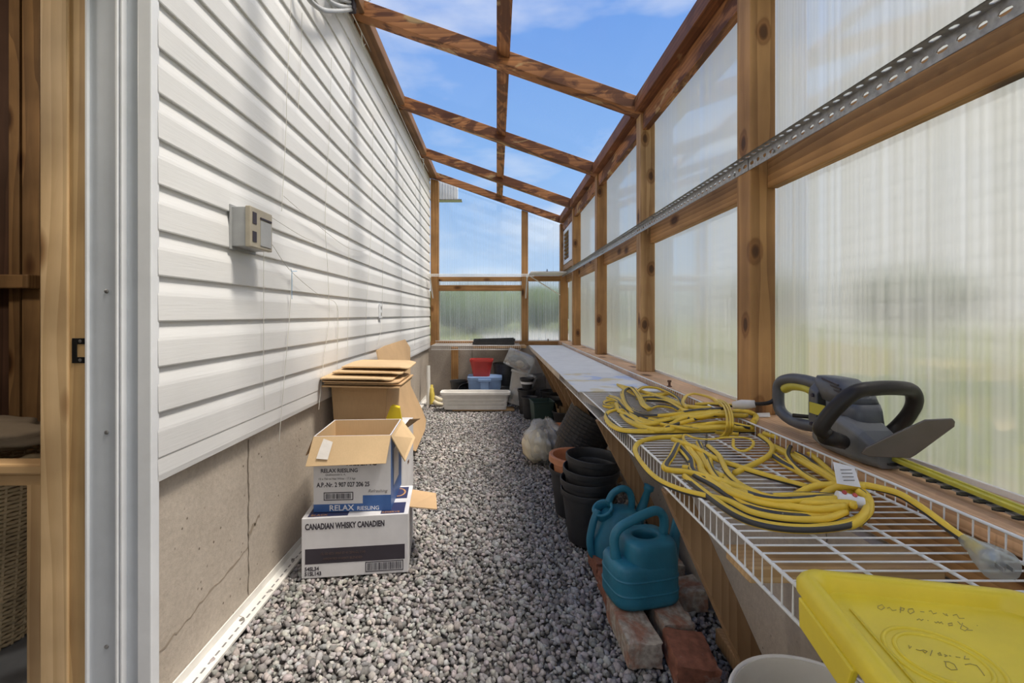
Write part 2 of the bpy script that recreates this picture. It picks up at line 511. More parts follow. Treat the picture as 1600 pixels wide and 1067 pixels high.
M['tote_fill'] = plastic('dark tote contents', (0.05,0.075,0.10), 0.5, 0.2)
M['print_faint'] = plastic('faint print', (0.10,0.06,0.05), 0.6)
M['print_blue'] = plastic('printed blue', (0.045,0.125,0.36), 0.45)
M['print_navy'] = plastic('printed navy', (0.03,0.035,0.10), 0.5)
M['print_gold'] = plastic('printed gold', (0.45,0.24,0.10), 0.5)
M['print_white'] = plastic('printed white', (0.8,0.8,0.82), 0.5)
M['box_white'] = plastic('white carton', (0.66,0.65,0.67), 0.6, 0.04)
M['grey_tool'] = plastic('grey tool plastic', (0.085,0.09,0.105), 0.42)
M['light_tool'] = plastic('light grey tool plastic', (0.155,0.155,0.155), 0.45)
M['dark_tool'] = plastic('dark tool rubber', (0.022,0.018,0.016), 0.4)
M['yellow_tool'] = plastic('yellow tool plastic', (0.50,0.44,0.05), 0.4)
M['meter_beige'] = plastic('beige meter cover', (0.36,0.32,0.25), 0.4)
M['meter_grey'] = plastic('grey meter box', (0.34,0.345,0.35), 0.4)
M['twine'] = plastic('garden twine', (0.56,0.54,0.50), 0.9)
M['twine_blue'] = plastic('blue twine', (0.20,0.38,0.60), 0.9)
M['rust'] = plastic('rusty iron', (0.13,0.06,0.035), 0.7)
M['bag_cloth'] = plastic('folded brown sack', (0.30,0.24,0.17), 0.9)
M['wicker'] = plastic('wicker', (0.52,0.42,0.27), 0.7, 0.15)
M['soil'] = plastic('cream sack', (0.70,0.62,0.45), 0.8)
M['terminal'] = plastic('white tape', (0.72,0.68,0.64), 0.6)
M['grey_conduit'] = plastic('grey flexible conduit', (0.42,0.43,0.44), 0.4)
M['yellow_old'] = plastic('faded yellow plastic', (0.62,0.48,0.08), 0.6)
M['green_thing'] = plastic('muted plant tags', (0.25,0.17,0.09), 0.8)
M['interior_floor'] = plastic('grey painted floor', (0.22,0.24,0.27), 0.6)

def cardboard(name, c):
    m, nt, b = newmat(name)
    v = coords(nt)
    n1 = noise(nt, v, 4, 5, 0.6); n2 = noise(nt, coords(nt, (1,1,0.1)), 220, 2)
    r = ramp(nt, [(0.3, tuple(x*.86 for x in c)), (0.7, tuple(x*1.08 for x in c))])
    g = mixc(nt, 0.25, n1.outputs['Fac'], n2.outputs['Fac'])
    nt.links.new(g, r.inputs[0]); nt.links.new(r.outputs[0], b.inputs['Base Color'])
    b.inputs['Roughness'].default_value = 0.85
    bump(nt, b, n2.outputs['Fac'], 0.08, 0.001)
    return m
M['cardboard'] = cardboard('brown cardboard', (0.56,0.37,0.20))
M['cardboard_light'] = cardboard('inside of carton cardboard', (0.62,0.44,0.25))
M['cardboard_dark'] = cardboard('raw cardboard edge', (0.34,0.21,0.11))

m, nt, b = newmat('galvanised steel')
n1 = noise(nt, coords(nt), 60, 3)
r = ramp(nt, [(0.3, (0.28,0.28,0.28)), (0.7, (0.46,0.46,0.47))])
nt.links.new(n1.outputs['Fac'], r.inputs[0]); nt.links.new(r.outputs[0], b.inputs['Base Color'])
b.inputs['Metallic'].default_value = 0.8; b.inputs['Roughness'].default_value = 0.42
M['steel'] = m
M['dark_tool'].node_tree.nodes['Principled BSDF'].inputs['Specular IOR Level'].default_value = 0.28
m, nt, b = newmat('dark strike plate')
b.inputs['Base Color'].default_value = (0.03,0.03,0.03,1); b.inputs['Metallic'].default_value = 0.6; b.inputs['Roughness'].default_value = 0.4
M['dark_metal'] = m

def brickmat(name, red, pale, cut):
    m, nt, b = newmat(name)
    v = coords(nt)
    n1 = noise(nt, v, 7, 6, 0.65, 0.6)
    tc = N(nt, 'ShaderNodeNewGeometry'); sp = N(nt, 'ShaderNodeSeparateXYZ')
    n0 = noise(nt, v, 40, 3)
    r0 = ramp(nt, [(0.3, tuple(x*.65 for x in red)), (0.7, tuple(x*1.25 for x in red))])
    nt.links.new(n0.outputs['Fac'], r0.inputs[0])
    rp = ramp(nt, [(cut, (0,0,0)), (cut+.12, (1,1,1))])
    nt.links.new(n1.outputs['Fac'], rp.inputs[0])
    np_ = noise(nt, v, 60, 3)
    rq = ramp(nt, [(0.35, tuple(x*.6 for x in pale)), (0.6, pale)]); nt.links.new(np_.outputs['Fac'], rq.inputs[0])
    col = mixc(nt, rp.outputs[0], r0.outputs[0], rq.outputs[0])
    nt.links.new(col, b.inputs['Base Color']); b.inputs['Roughness'].default_value = 0.95
    bump(nt, b, n0.outputs['Fac'], 0.5, 0.004)
    return m
M['brick_red'] = brickmat('red brick', (0.26,0.10,0.06), (0.52,0.44,0.38), 0.56)
M['brick_pale'] = brickmat('mortar crusted brick', (0.30,0.15,0.10), (0.44,0.385,0.32), 0.42)

def clearplastic(name, tint, milky, rough=0.15):
    m, nt, b = newmat(name); nt.nodes.remove(b); out = nt.nodes['Material Output']
    tp = N(nt, 'ShaderNodeBsdfTransparent'); tp.inputs[0].default_value = (*tint, 1)
    df = N(nt, 'ShaderNodeBsdfDiffuse'); tl = N(nt, 'ShaderNodeBsdfTranslucent')
    for d in (df, tl): d.inputs[0].default_value = (0.8,0.8,0.78,1)
    a = N(nt, 'ShaderNodeMixShader'); a.inputs[0].default_value = 0.4
    nt.links.new(df.outputs[0], a.inputs[1]); nt.links.new(tl.outputs[0], a.inputs[2])
    n1 = noise(nt, coords(nt), 9, 4)
    f = N(nt, 'ShaderNodeMath', operation='MULTIPLY_ADD', use_clamp=True); f.inputs[1].default_value = 0.2; f.inputs[2].default_value = milky-0.10
    nt.links.new(n1.outputs['Fac'], f.inputs[0])
    mx = N(nt, 'ShaderNodeMixShader'); nt.links.new(f.outputs[0], mx.inputs[0])
    nt.links.new(tp.outputs[0], mx.inputs[1]); nt.links.new(a.outputs[0], mx.inputs[2])
    gl = N(nt, 'ShaderNodeBsdfGlossy'); gl.inputs['Roughness'].default_value = rough
    mg = N(nt, 'ShaderNodeMixShader'); mg.inputs[0].default_value = 0.08
    nt.links.new(mx.outputs[0], mg.inputs[1]); nt.links.new(gl.outputs[0], mg.inputs[2])
    nt.links.new(mg.outputs[0], out.inputs[0])
    return m
M['clear_tote'] = clearplastic('clear tote plastic', (0.95,0.96,0.97), 0.12)
M['cloudy_tote'] = clearplastic('cloudy tote plastic', (0.93,0.94,0.94), 0.38)
M['bag'] = clearplastic('clear bag film', (0.96,0.96,0.95), 0.24, 0.2)
M['clear_plug'] = clearplastic('clear plug moulding', (0.88,0.95,0.93), 0.35)
M['smoked'] = plastic('smoked guard plastic', (0.13,0.105,0.085), 0.22)

# gravel bed and stones
m, nt, b = newmat('gravel bed')
v = coords(nt)
vo = N(nt, 'ShaderNodeTexVoronoi'); vo.inputs['Scale'].default_value = 55; nt.links.new(v, vo.inputs['Vector'])
r = ramp(nt, [(0.0, (0.20,0.18,0.175)), (0.6, (0.08,0.075,0.07))])
nt.links.new(vo.outputs['Distance'], r.inputs[0]); nt.links.new(r.outputs[0], b.inputs['Base Color'])
b.inputs['Roughness'].default_value = 1.0
M['gravel_bed'] = m
m, nt, b = newmat('crushed stone')
at_n = N(nt, 'ShaderNodeAttribute'); at_n.attribute_name = 'stone_tone'
n1 = noise(nt, coords(nt), 140, 3)
r = ramp(nt, [(0.3, (0.75,0.75,0.75)), (0.7, (1.15,1.15,1.15))]); nt.links.new(n1.outputs['Fac'], r.inputs[0])
nt.links.new(mixc(nt, 1.0, at_n.outputs['Color'], r.outputs[0], 'MULTIPLY'), b.inputs['Base Color'])
b.inputs['Roughness'].default_value = 0.85
M['stone'] = m
m, nt, b = newmat('lawn')
n1 = noise(nt, coords(nt), 1.3, 6, 0.7)
r = ramp(nt, [(0.3, (0.115,0.145,0.04)), (0.5, (0.20,0.225,0.075)), (0.7, (0.30,0.30,0.125))]); nt.links.new(n1.outputs['Fac'], r.inputs[0])
nt.links.new(r.outputs[0], b.inputs['Base Color']); b.inputs['Roughness'].default_value = 1.0
M['grass'] = m
M['road'] = plastic('pale gravel lane', (0.42,0.41,0.38), 1.0)
m, nt, b = newmat('foliage')
n1 = noise(nt, coords(nt), 2.5, 6, 0.7)
r = ramp(nt, [(0.3, (0.035,0.06,0.02)), (0.7, (0.12,0.17,0.05))]); nt.links.new(n1.outputs['Fac'], r.inputs[0])
nt.links.new(r.outputs[0], b.inputs['Base Color']); b.inputs['Roughness'].default_value = 1.0
M['foliage'] = m

# ================================================================== THE SETTING
PY = [-0.84, 0.38, 1.59, 2.80, 4.02, 5.27]        # near faces of the right hand posts
PXI, PXO = 0.886, 0.975
YB = 6.20                                          # inner face of the end wall
SILL = 0.735
def roof(x): return 2.636 - 0.35*x

# ground
fl = structure('floor')
mb = MB(); mb.box(-1.2, 1.02, -1.6, 6.4, -0.10, -0.022)
obj('gravel_bed', mb, M['gravel_bed'], fl)
mb = MB(); mb.box(-60, 60, -30, 110, -0.30, -0.12)
lawn = obj('lawn', mb, M['grass']); lawn['kind'] = 'structure'
mb = MB(); mb.prism([(0.3,9,-0.118),(3.4,9,-0.118),(6.5,34,-0.118),(-1.5,34,-0.118)], (0,0,0.012))
lane = obj('gravel_lane', mb, M['road']); lane['kind'] = 'structure'

# crushed stone, one object nobody could count
rs = np.random.RandomState(3)
t = (1+5**.5)/2
ico_v = np.array([(-1,t,0),(1,t,0),(-1,-t,0),(1,-t,0),(0,-1,t),(0,1,t),(0,-1,-t),(0,1,-t),(t,0,-1),(t,0,1),(-t,0,-1),(-t,0,1)], float)
ico_v /= np.linalg.norm(ico_v[0])
ico_f = np.array([(0,11,5),(0,5,1),(0,1,7),(0,7,10),(0,10,11),(1,5,9),(5,11,4),(11,10,2),(10,7,6),(7,1,8),(3,9,4),(3,4,2),(3,2,6),(3,6,8),(3,8,9),(4,9,5),(2,4,11),(6,2,10),(8,6,7),(9,8,1)])
def stones(y0, y1, step, zoff, x0=-0.925, x1=0.795):
    xs = np.arange(x0, x1, step); ys = np.arange(y0, y1, step)
    gx, gy = np.meshgrid(xs, ys); n = gx.size
    c = np.stack([gx.ravel(), gy.ravel(), np.full(n, zoff)], 1)
    c[:, :2] += rs.uniform(-.55, .55, (n, 2))*step
    c[:, 0] = np.clip(c[:, 0], x0+.004, x1-.004)
    c[:, 2] += rs.uniform(-.005, .003, n)
    return c
C = np.concatenate([stones(0.75, 3.3, 0.0185, -0.012), stones(0.75, 3.3, 0.024, -0.006), stones(3.3, 6.18, 0.0205, -0.011), stones(3.3, 6.18, 0.030, -0.006)])
n = len(C)
jit = 1 + rs.uniform(-.30, .30, (n, 12, 1))
size = rs.lognormal(0, .26, (n, 1, 1))*0.0105
size = np.clip(size, .006, .0185)
asp = rs.uniform(.62, 1.25, (n, 1, 3)); asp[:, :, 2] *= .72
V = ico_v[None]*jit*size*asp
ax = rs.normal(size=(n, 3)); ax[:, 2] *= 2.2; ax /= np.linalg.norm(ax, axis=1, keepdims=True); an = rs.uniform(0, 6.283, n)
K = np.zeros((n, 3, 3)); K[:,0,1] = -ax[:,2]; K[:,0,2] = ax[:,1]; K[:,1,0] = ax[:,2]; K[:,1,2] = -ax[:,0]; K[:,2,0] = -ax[:,1]; K[:,2,1] = ax[:,0]
R = np.eye(3)[None] + np.sin(an)[:,None,None]*K + (1-np.cos(an))[:,None,None]*(K@K)
V = np.einsum('nij,nkj->nki', R, V) + C[:, None, :]
Fc = ico_f[None] + (np.arange(n)*12)[:, None, None]
me = bpy.data.meshes.new('loose_gravel')
me.vertices.add(n*12); me.vertices.foreach_set('co', V.astype(np.float32).ravel())
me.loops.add(n*60); me.loops.foreach_set('vertex_index', Fc.astype(np.int32).ravel())
me.polygons.add(n*20); me.polygons.foreach_set('loop_start', np.arange(0, n*60, 3, dtype=np.int32))
me.update(calc_edges=True)
tone = rs.uniform(.14, .45, (n, 1))**1.0
hue = np.stack([1+rs.uniform(-.02,.14,n), 1+rs.uniform(-.04,.03,n), 1+rs.uniform(-.10,.02,n)], 1)
cc = np.concatenate([tone*hue, np.ones((n,1))], 1)
ca = me.color_attributes.new('stone_tone', 'FLOAT_COLOR', 'POINT')
ca.data.foreach_set('color', np.repeat(cc, 12, axis=0).astype(np.float32).ravel())
me.materials.append(M['stone'])
g = bpy.data.objects.new('loose_gravel', me); COL.objects.link(g)
tag(g, 'loose grey and mauve crushed gravel covering the path between the walls', 'gravel', kind='stuff')

# ---------------------------------------------------------------- left wall: vinyl sided house
wl = structure('wall_left')
mb = MB()
prof = [(-0.911-.013, 0.638), (-0.905, 0.638), (-0.903, 0.655), (-0.905, 0.700)]
zc = 0.700
prof += []
while zc < 2.93:
    prof += [(-0.9125, zc), (-0.9040, zc+.0005), (-0.9030, zc+.004), (-0.9042, zc+.070), (-0.9054, zc+.079), (-0.9112, zc+.108), (-0.9125, zc+.1224)]
    zc += 0.1224
segs = [1.215, 2.9, 6.19]
nP = len(prof)
pa = [(x, 1.215, z) for x, z in prof]; pb = [(x, 6.19, z) for x, z in prof]
mb.add(pa+pb, [(i, i+nP, i+nP+1, i+1) for i in range(nP-1)])
obj('vinyl_siding', mb, M['siding'], wl)
mb = MB(); mb.box(-1.195, -0.918, 1.30, 6.2, 0.66, 3.02); mb.box(-1.195, -0.918, -1.6, 0.20, -0.1, 3.02); mb.box(-1.195,-0.918,0.20,1.30,2.25,3.02)
obj('wall_core', mb, M['siding'], wl)
mb = MB(); mb.box(-1.195, -0.928, 1.22, 6.2, -0.1, 0.655)
obj('foundation', mb, M['concrete'], wl)
# form joints and stain lines of the poured concrete
def crack_strip(pts, w, X, mat, name, par):
    mbx = MB(); P = [Vector((X, p[0], p[1])) for p in pts]; vs_ = []
    for i, p in enumerate(P):
        t = (P[min(i+1, len(P)-1)] - P[max(i-1, 0)]).normalized(); nrm = Vector((0, -t.z, t.y)); ww = w*rnd.uniform(.4, 1.3)
        vs_ += [p+nrm*ww, p-nrm*ww]
    mbx.add(vs_, [(2*i, 2*i+2, 2*i+3, 2*i+1) for i in range(len(P)-1)])
    obj(name, mbx, mat, par)
def jag(a, b, n, j):
    out = []
    for i in range(n+1):
        t = i/n; out.append((a[0]+(b[0]-a[0])*t + (rnd.uniform(-j, j) if 0 < i < n else 0), a[1]+(b[1]-a[1])*t + (rnd.uniform(-j, j) if 0 < i < n else 0)))
    return out
crack_strip(jag((1.70, .62), (1.70, .04), 30, .004), .0035, -0.9268, M['crack'], 'form_joint', wl)
crack_strip(jag((1.21, .15), (1.70, .22), 26, .006), .003, -0.9268, M['crack_soft'], 'pour_line', wl)
crack_strip(jag((1.70, .26), (1.78, .30), 10, .012), .007, -0.9268, M['crack_soft'], 'pour_line', wl)
crack_strip(jag((2.75, .62), (2.75, .04), 24, .004), .003, -0.9268, M['crack'], 'form_joint', wl)
crack_strip(jag((4.3, .62), (4.3, .04), 24, .004), .003, -0.9268, M['crack'], 'form_joint', wl)

# perforated white strip at the foot of the wall
mb = MB()
mb.box(-0.926, -0.921, 1.24, 6.1, -0.01, 0.035)
y = 1.24
mb.box(-0.921, -0.878, 1.24, 6.1, 0.004, 0.007)
mb.box(-0.878, -0.868, 1.24, 6.1, 0.000, 0.009)
bs = obj('baseboard_left', mb, M['white_plastic']); bs['kind'] = 'structure'
mb = MB(); y = 1.26
while y < 3.2:
    mb.box(-0.893, -0.887, y, y+.022, 0.0072, 0.0076); y += 0.036
obj('nail_slots', mb, M['print_grey'], bs)

# ---------------------------------------------------------------- door frame at the left
d1 = structure('door_1')
def vbox(name, x0, x1, y0, y1, mat, z0=-0.02, z1=2.35, bev=0.0):
    mbx = MB(); mbx.box(x0, x1, y0, y1, z0, z1); return obj(name, mbx, mat, d1, bevel=bev)
vbox('jamb_stud', -1.205, -1.1325, 1.200, 1.36, M['jamb'], bev=.003)
vbox('jamb_strip', -1.1325, -1.0785, 1.206, 1.30, M['grey_oak'])
vbox('jamb_cladding', -1.0785, -0.995, 1.200, 1.30, M['grey_trim'], bev=.002)
vbox('jamb_bead', -1.0785, -1.0735, 1.192, 1.21, M['white_trim'])
vbox('jamb_bead', -0.995, -0.989, 1.186, 1.30, M['white_trim'], bev=.0015)
vbox('jamb_bead', -0.986, -0.980, 1.190, 1.30, M['white_trim'], bev=.0015)
vbox('jamb_recess', -0.980, -0.942, 1.206, 1.30, M['grey_trim'])
vbox('brickmould', -0.942, -0.905, 1.192, 1.222, M['white_trim'], bev=.003)
vbox('brickmould_back', -0.942, -0.932, 1.222, 1.30, M['white_trim'])
for z in (2.14, 1.085-(455-492)*1.2/711, 1.085-(705-492)*1.2/711+.05, 1.085-(1010-492)*1.2/711):
    mb = MB(); mb.xf = Matrix.Translation((-1.028, 1.199, z)) @ Matrix.Rotation(math.radians(90), 4, 'X')
    mb.lathe([(0.0055, -.001), (0.0055, .0012), (0.003, .0026)], 14, cap0=True, cap1=True)
    obj('screw', mb, M['steel'], d1, smooth=True)
# strike plate on the jamb
zc = 1.085-(548-492)*1.2/711
mb = MB()
x0, x1, z0, z1 = -1.124, -1.0795, zc-.033, zc+.033
mb.box(x0, x0+.013, 1.2035, 1.206, z0, z1); mb.box(x1-.006, x1, 1.2035, 1.206, z0, z1)
mb.box(x0+.013, x1-.006, 1.2035, 1.206, z1-.016, z1); mb.box(x0+.013, x1-.006, 1.2035, 1.206, z0, z0+.016)
sp = obj('strike_plate', mb, M['dark_metal'], d1, bevel=.0008)
for z in (z0+.008, z1-.008):
    mb = MB(); mb.xf = Matrix.Translation(((x0+x1)/2, 1.2035, z)) @ Matrix.Rotation(math.radians(90), 4, 'X')
    mb.lathe([(0.0045, -.001), (0.0045, .0006), (0.002, .0014)], 12, cap1=True); obj('screw', mb, M['steel'], sp, smooth=True)
mb = MB(); mb.box(-1.205, -0.905, 0.20, 1.36, 2.35, 2.45); obj('door_head', mb, M['white_trim'], d1)
vbox('jamb_near', -1.205, -0.905, 0.20, 0.24, M['pineZ'])

# shed room seen through the doorway
wi = structure('wall_interior')
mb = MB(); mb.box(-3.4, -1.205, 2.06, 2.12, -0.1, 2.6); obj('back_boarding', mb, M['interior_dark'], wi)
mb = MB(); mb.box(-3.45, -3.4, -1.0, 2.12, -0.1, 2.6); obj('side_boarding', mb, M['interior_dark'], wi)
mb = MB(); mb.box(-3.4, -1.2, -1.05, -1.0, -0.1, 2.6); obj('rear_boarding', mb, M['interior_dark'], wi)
for a, b_, mt in ((13, 30, 'interior_board'), (34, 62, 'interior_board'), (66, 90, 'interior_board')):
    mb = MB(); Y = 2.02 if a != 13 else 2.03
    mb.box((a-776)*Y/F, (b_-776)*Y/F, Y, 2.06, 0, 2.5); obj('stud', mb, M[mt], wi, bevel=.003)
mb = MB(); mb.box(-2.9, -2.02, 1.96, 2.02, 1.20, 1.26); obj('rail', mb, M['interior_board'], wi, bevel=.006)
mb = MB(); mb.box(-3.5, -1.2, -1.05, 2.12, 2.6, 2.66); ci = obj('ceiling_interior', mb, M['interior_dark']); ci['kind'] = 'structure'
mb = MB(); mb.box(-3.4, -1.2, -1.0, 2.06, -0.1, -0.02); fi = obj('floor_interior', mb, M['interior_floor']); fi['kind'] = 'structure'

# ---------------------------------------------------------------- right wall
wr = structure('wall_right')
mb = MB(); mb.box(0.80, 1.02, -1.6, 6.2, -0.12, SILL-.14); mb.box(0.84,1.0,-1.6,6.2,SILL-.14,SILL-.038)
obj('foundation', mb, M['concrete'], wr)
crack_strip(jag((0.20+.9, .60), (1.13, .05), 20, .006), .003, 0.7985, M['crack'], 'form_joint', wr)
mb = MB(); mb.box(0.835, 1.005, -1.6, 1.245, SILL-.038, SILL); obj('sill_board', mb, M['sill'], wr, bevel=.003)
mb = MB(); mb.box(0.835, 1.005, 1.25, 6.2, SILL-.038, SILL); obj('sill_board', mb, M['sill'], wr, bevel=.003)
mb = MB(); mb.box(0.826, 0.86, -1.6, 6.2, SILL-.13, SILL-.038); obj('ledger_board', mb, M['treatedY'], wr)
for i, y in enumerate(PY):
    mb = MB(); mb.box(PXI, PXO, y, y+.089, SILL, 2.325 if y < 6 else 2.3)
    obj('post', mb, wood('post lumber %d' % i, TB if i != 3 else (0.50,0.31,0.145), TD, 'Z', seed=2.1+i*1.37, centre=(PXI+.05, y+.030+.004*i, 1.3), wscale=15, knots=False,
        knot_at=[tuple(aty(*q, y)) for q in {2: ((1193,50), (1180,393), (1186,640)), 3: ((1008,217), (1017,275), (1007,507), (1014,543), (1018,420)), 4: ((937,300), (944,560), (936,500)), 5: ((899,380), (903,520)), 1: (), 0: ()}[i]] + ([(PXI, y+.045, 2.0-.3), (PXI, y+.03, 1.05)] if i < 4 else [])), wr, bevel=.004)
YS = PY + [YB]
for i, y in enumerate(PY):
    y0 = y+.089; y1 = YS[i+1]
    zt = 1.650; dz = [0,0,.0,.0,-.004,.002][i]
    mb = MB(); mb.box(0.945, 0.983, y0-(.0 if i != 1 else 0), y1, 1.526+dz, zt+dz); obj('girt', mb, M['treatedY'], wr, bevel=.004)
    mb = MB(); mb.box(0.899, 0.937, y0, y1, 2.222, 2.325); obj('header', mb, M['rafterY'], wr, bevel=.003)
    # a sheet above and one below the girt
    for z0, z1 in ((SILL+.002, 1.60), (1.60, 2.42)):
        mb = MB(); mb.box(0.986, 0.992, y0-.045 if i else y0, y1+.04, z0, z1); obj('glazing_sheet', mb, M['poly_right'], wr)
mb = MB(); mb.box(0.978, 0.986, -1.6, 6.2, SILL, SILL+.012); obj('glazing_edge', mb, M['white_plastic'], wr)
# louvred vent in the last bay
mb = MB()
y0, y1, z0, z1 = 5.40, 6.17, 1.76, 2.215
mb.box(0.905, 0.94, y0, 5.72, z0, z1); mb.box(0.905, 0.94, 5.72, y1, z1-.05, z1); mb.box(0.905, 0.94, 5.72, y1, z0, z0+.05)
mb.box(0.905, 0.94, y1-.04, y1, z0+.05, z1-.05)
vt = obj('louvre_frame', mb, M['white_trim'], wr, bevel=.004)
mb = MB(); mb.box(0.932, 0.938, 5.72, y1-.04, z0+.05, z1-.05); obj('louvre_back', mb, M['dark_metal'], vt)
for k in range(7):
    z = z0+.08+k*.052
    mb = MB(); mb.bar((0.92, 5.72, z), (0.92, y1-.04, z), .03, .008, up=(0.6, 0, 1)); obj('louvre_blade', mb, M['interior_board'], vt)
mb = MB(); mb.box(0.90, 0.975, 5.36, 6.2, 1.68, 1.74); obj('louvre_sill', mb, M['treatedY'], wr, bevel=.003)

# ---------------------------------------------------------------- end wall
wb = structure('wall_back')
mb = MB(); mb.box(-0.928, 1.02, 6.2, 6.42, -0.12, 0.665); obj('foundation', mb, M['concrete_dark'], wb)
mb = MB(); mb.box(-0.335, -0.329, 6.1975, 6.2, 0.0, 0.66); obj('form_joint', mb, M['crack'], wb)
mb = MB(); mb.box(-0.905, 0.975, YB, 6.36, 0.667, 0.725); obj('sill_board', mb, M['treatedX'], wb, bevel=.003)
def slope_top(x0, x1, mbx, z0, Y0=YB, Y1=YB+.089):
    mbx.hexa([(x0,Y0,z0),(x1,Y0,z0),(x1,Y1,z0),(x0,Y1,z0),(x0,Y0,roof(x0)),(x1,Y0,roof(x1)),(x1,Y1,roof(x1)),(x0,Y1,roof(x0))])
for x0, x1 in ((-0.900, -0.793), (0.342, 0.428), (0.868, 0.975)):
    mb = MB(); slope_top(x0, x1, mb, 0.725); obj('post', mb, M['treatedZ'], wb, bevel=.003)
for x0, x1, z0, z1 in ((-0.793, 0.342, 1.545, 1.605), (-0.793, 0.342, 1.413, 1.492), (0.428, 0.868, 1.545, 1.618)):
    mb = MB(); mb.box(x0, x1, YB+.01, YB+.06, z0, z1); obj('rail', mb, M['treatedX'], wb, bevel=.003)
for x0, x1 in ((-0.793, 0.342), (0.428, 0.868)):
    mb = MB(); mb.box(x0-.04, x1+.04, YB+.089, YB+.095, 0.725, 1.57); obj('glazing_sheet', mb, M['poly_back'], wb)
    mb = MB(); mb.hexa([(x0-.04,YB+.089,1.57),(x1+.04,YB+.089,1.57),(x1+.04,YB+.095,1.57),(x0-.04,YB+.095,1.57),
                        (x0-.04,YB+.089,roof(x0-.04)),(x1+.04,YB+.089,roof(x1+.04)),(x1+.04,YB+.095,roof(x1+.04)),(x0-.04,YB+.095,roof(x0-.04))])
    obj('glazing_sheet', mb, M['poly_clear'], wb)
    mb = MB(); mb.box(x0+.005, x0+.012, YB+.075, YB+.089, .73, 1.54); mb.box(x1-.012, x1-.005, YB+.075, YB+.089, .73, 1.54); mb.box(x0+.012, x1-.012, YB+.06, YB+.089, .725, .738)
    obj('glazing_edge', mb, M['white_plastic'], wb)

# ---------------------------------------------------------------- roof frame
ce = structure('ceiling')
RY = [-0.86, 0.36, 1.57, 2.79, 4.01, 5.26]
for y in RY + [YB-.045]:
    x0, x1 = -0.905, 0.975
    w = .092 if y < 6 else .045; hh = .095 if y < 6 else .095
    mb = MB(); mb.hexa([(x0,y,roof(x0)),(x1,y,roof(x1)),(x1,y+w,roof(x1)),(x0,y+w,roof(x0)),
                        (x0,y,roof(x0)+hh),(x1,y,roof(x1)+hh),(x1,y+w,roof(x1)+hh),(x0,y+w,roof(x0)+hh)])
    obj('rafter', mb, M['rafterX'], ce, bevel=.003)
RE = RY + [YB-.045]
for i in range(len(RE)-1):
    a = RE[i]+.092; b_ = RE[i+1]
    mb = MB(); mb.hexa([(0.0,a,roof(0)+.05),(.080,a,roof(.08)+.05),(.080,b_,roof(.08)+.05),(0.0,b_,roof(0)+.05),
                        (0.0,a,roof(0)+.092),(.080,a,roof(.08)+.092),(.080,b_,roof(.08)+.092),(0.0,b_,roof(0)+.092)])
    obj('blocking', mb, M['rafterY'], ce, bevel=.003)
    mb = MB(); mb.box(-0.905, -0.810, a, b_, roof(-.86)-.005, roof(-.86)+.075); obj('ledger', mb, M['ledger'], ce, bevel=.004)
    mb = MB(); mb.box(0.845, 0.975, a, b_, 2.330, 2.415); obj('top_plate', mb, M['plate'], ce, bevel=.003)
mb = MB()
mb.hexa([(-.92,-1.6,roof(-.92)+.097),(1.06,-1.6,roof(1.06)+.097),(1.06,6.33,roof(1.06)+.097),(-.92,6.33,roof(-.92)+.097),
         (-.92,-1.6,roof(-.92)+.103),(1.06,-1.6,roof(1.06)+.103),(1.06,6.33,roof(1.06)+.103),(-.92,6.33,roof(-.92)+.103)])
obj('roof_sheet', mb, M['poly_roof'], ce)
# house eave beyond the end wall
mb = MB(); mb.box(-0.95, -0.56, 6.5, 6.62, 2.74, 3.02, 0)
for k in range(9): mb.box(-0.93+k*.04, -0.915+k*.04, 6.495, 6.5, 2.74, 3.02, 0)
mb.box(-0.95, -0.50, 6.48, 6.62, 2.722, 2.736, 1)
tr = obj('trim_1', mb, [M['white_trim'], M['steel']]); tr['kind'] = 'structure'

# trees across the lane
def tree(x, y, w, h, label):
    t = thing('tree', label, 'tree', (x, y, -0.12), group=None)
    mb = MB()
    n = 20; secs = []
    for i in range(11):
        a = -math.pi/2 + math.pi*i/10
        secs.append([((math.cos(a)*w*(1+rnd.uniform(-.14,.14))+.02)*math.cos(2*math.pi*k/n), (math.cos(a)*w*(1+rnd.uniform(-.14,.14))+.02)*math.sin(2*math.pi*k/n), h*.55+math.sin(a)*h*.47+rnd.uniform(-.1,.1)*h*.3) for k in range(n)])
    mb.loft(secs); obj('crown', mb, M['foliage'], t, smooth='all')
    mb = MB(); mb.lathe([(w*.08, 0), (w*.05, h*.4)], 8); obj('trunk', mb, M['interior_dark'], t)
for x, y, w, h, lab in ((-8.4, 36, 4.0, 3.0, 'dark rounded tree outside behind the left half of the wide end pane'),
                        (-1.6, 30, 3.6, 3.1, 'dark green tree outside behind the middle of the wide end pane'),
                        (3.6, 39, 3.4, 3.6, 'low dark tree outside behind the post between the end panes'),
                        (7.2, 31, 2.8, 3.6, 'bushy dark tree outside behind the narrow end pane'),
                        (-15.6, 45, 4.4, 3.6, 'dark tree outside at the far left behind the wide end pane')):
    tree(x, y, w, h, lab)
for x, y, w, h, lab in ((26, 12, 3.6, 2.9, 'blurred tree behind the milky pane right of the big near post'), (31, 20, 3.6, 3.2, 'blurred tree behind the milky pane just left of the big near post'),
                        (27, 30, 3.6, 4.3, 'blurred tree behind the milky pane between the second and third posts'), (28, 3, 3.6, 2.8, 'blurred tree far off behind the near milky pane at the right edge'), (24, 42, 3.6, 4.8, 'blurred tree behind the farthest milky panes')):
    tree(x, y, w, h, lab)

# unseen fill light added to brighten the dark shed room
ld = bpy.data.lights.new('shed_fill_light', 'POINT'); ld.energy = 34; ld.color = (1.0, 0.90, 0.76); ld.shadow_soft_size = 0.12
lo = bpy.data.objects.new('shed_fill_light', ld); lo.location = (-2.3, 0.7, 2.3); COL.objects.link(lo)

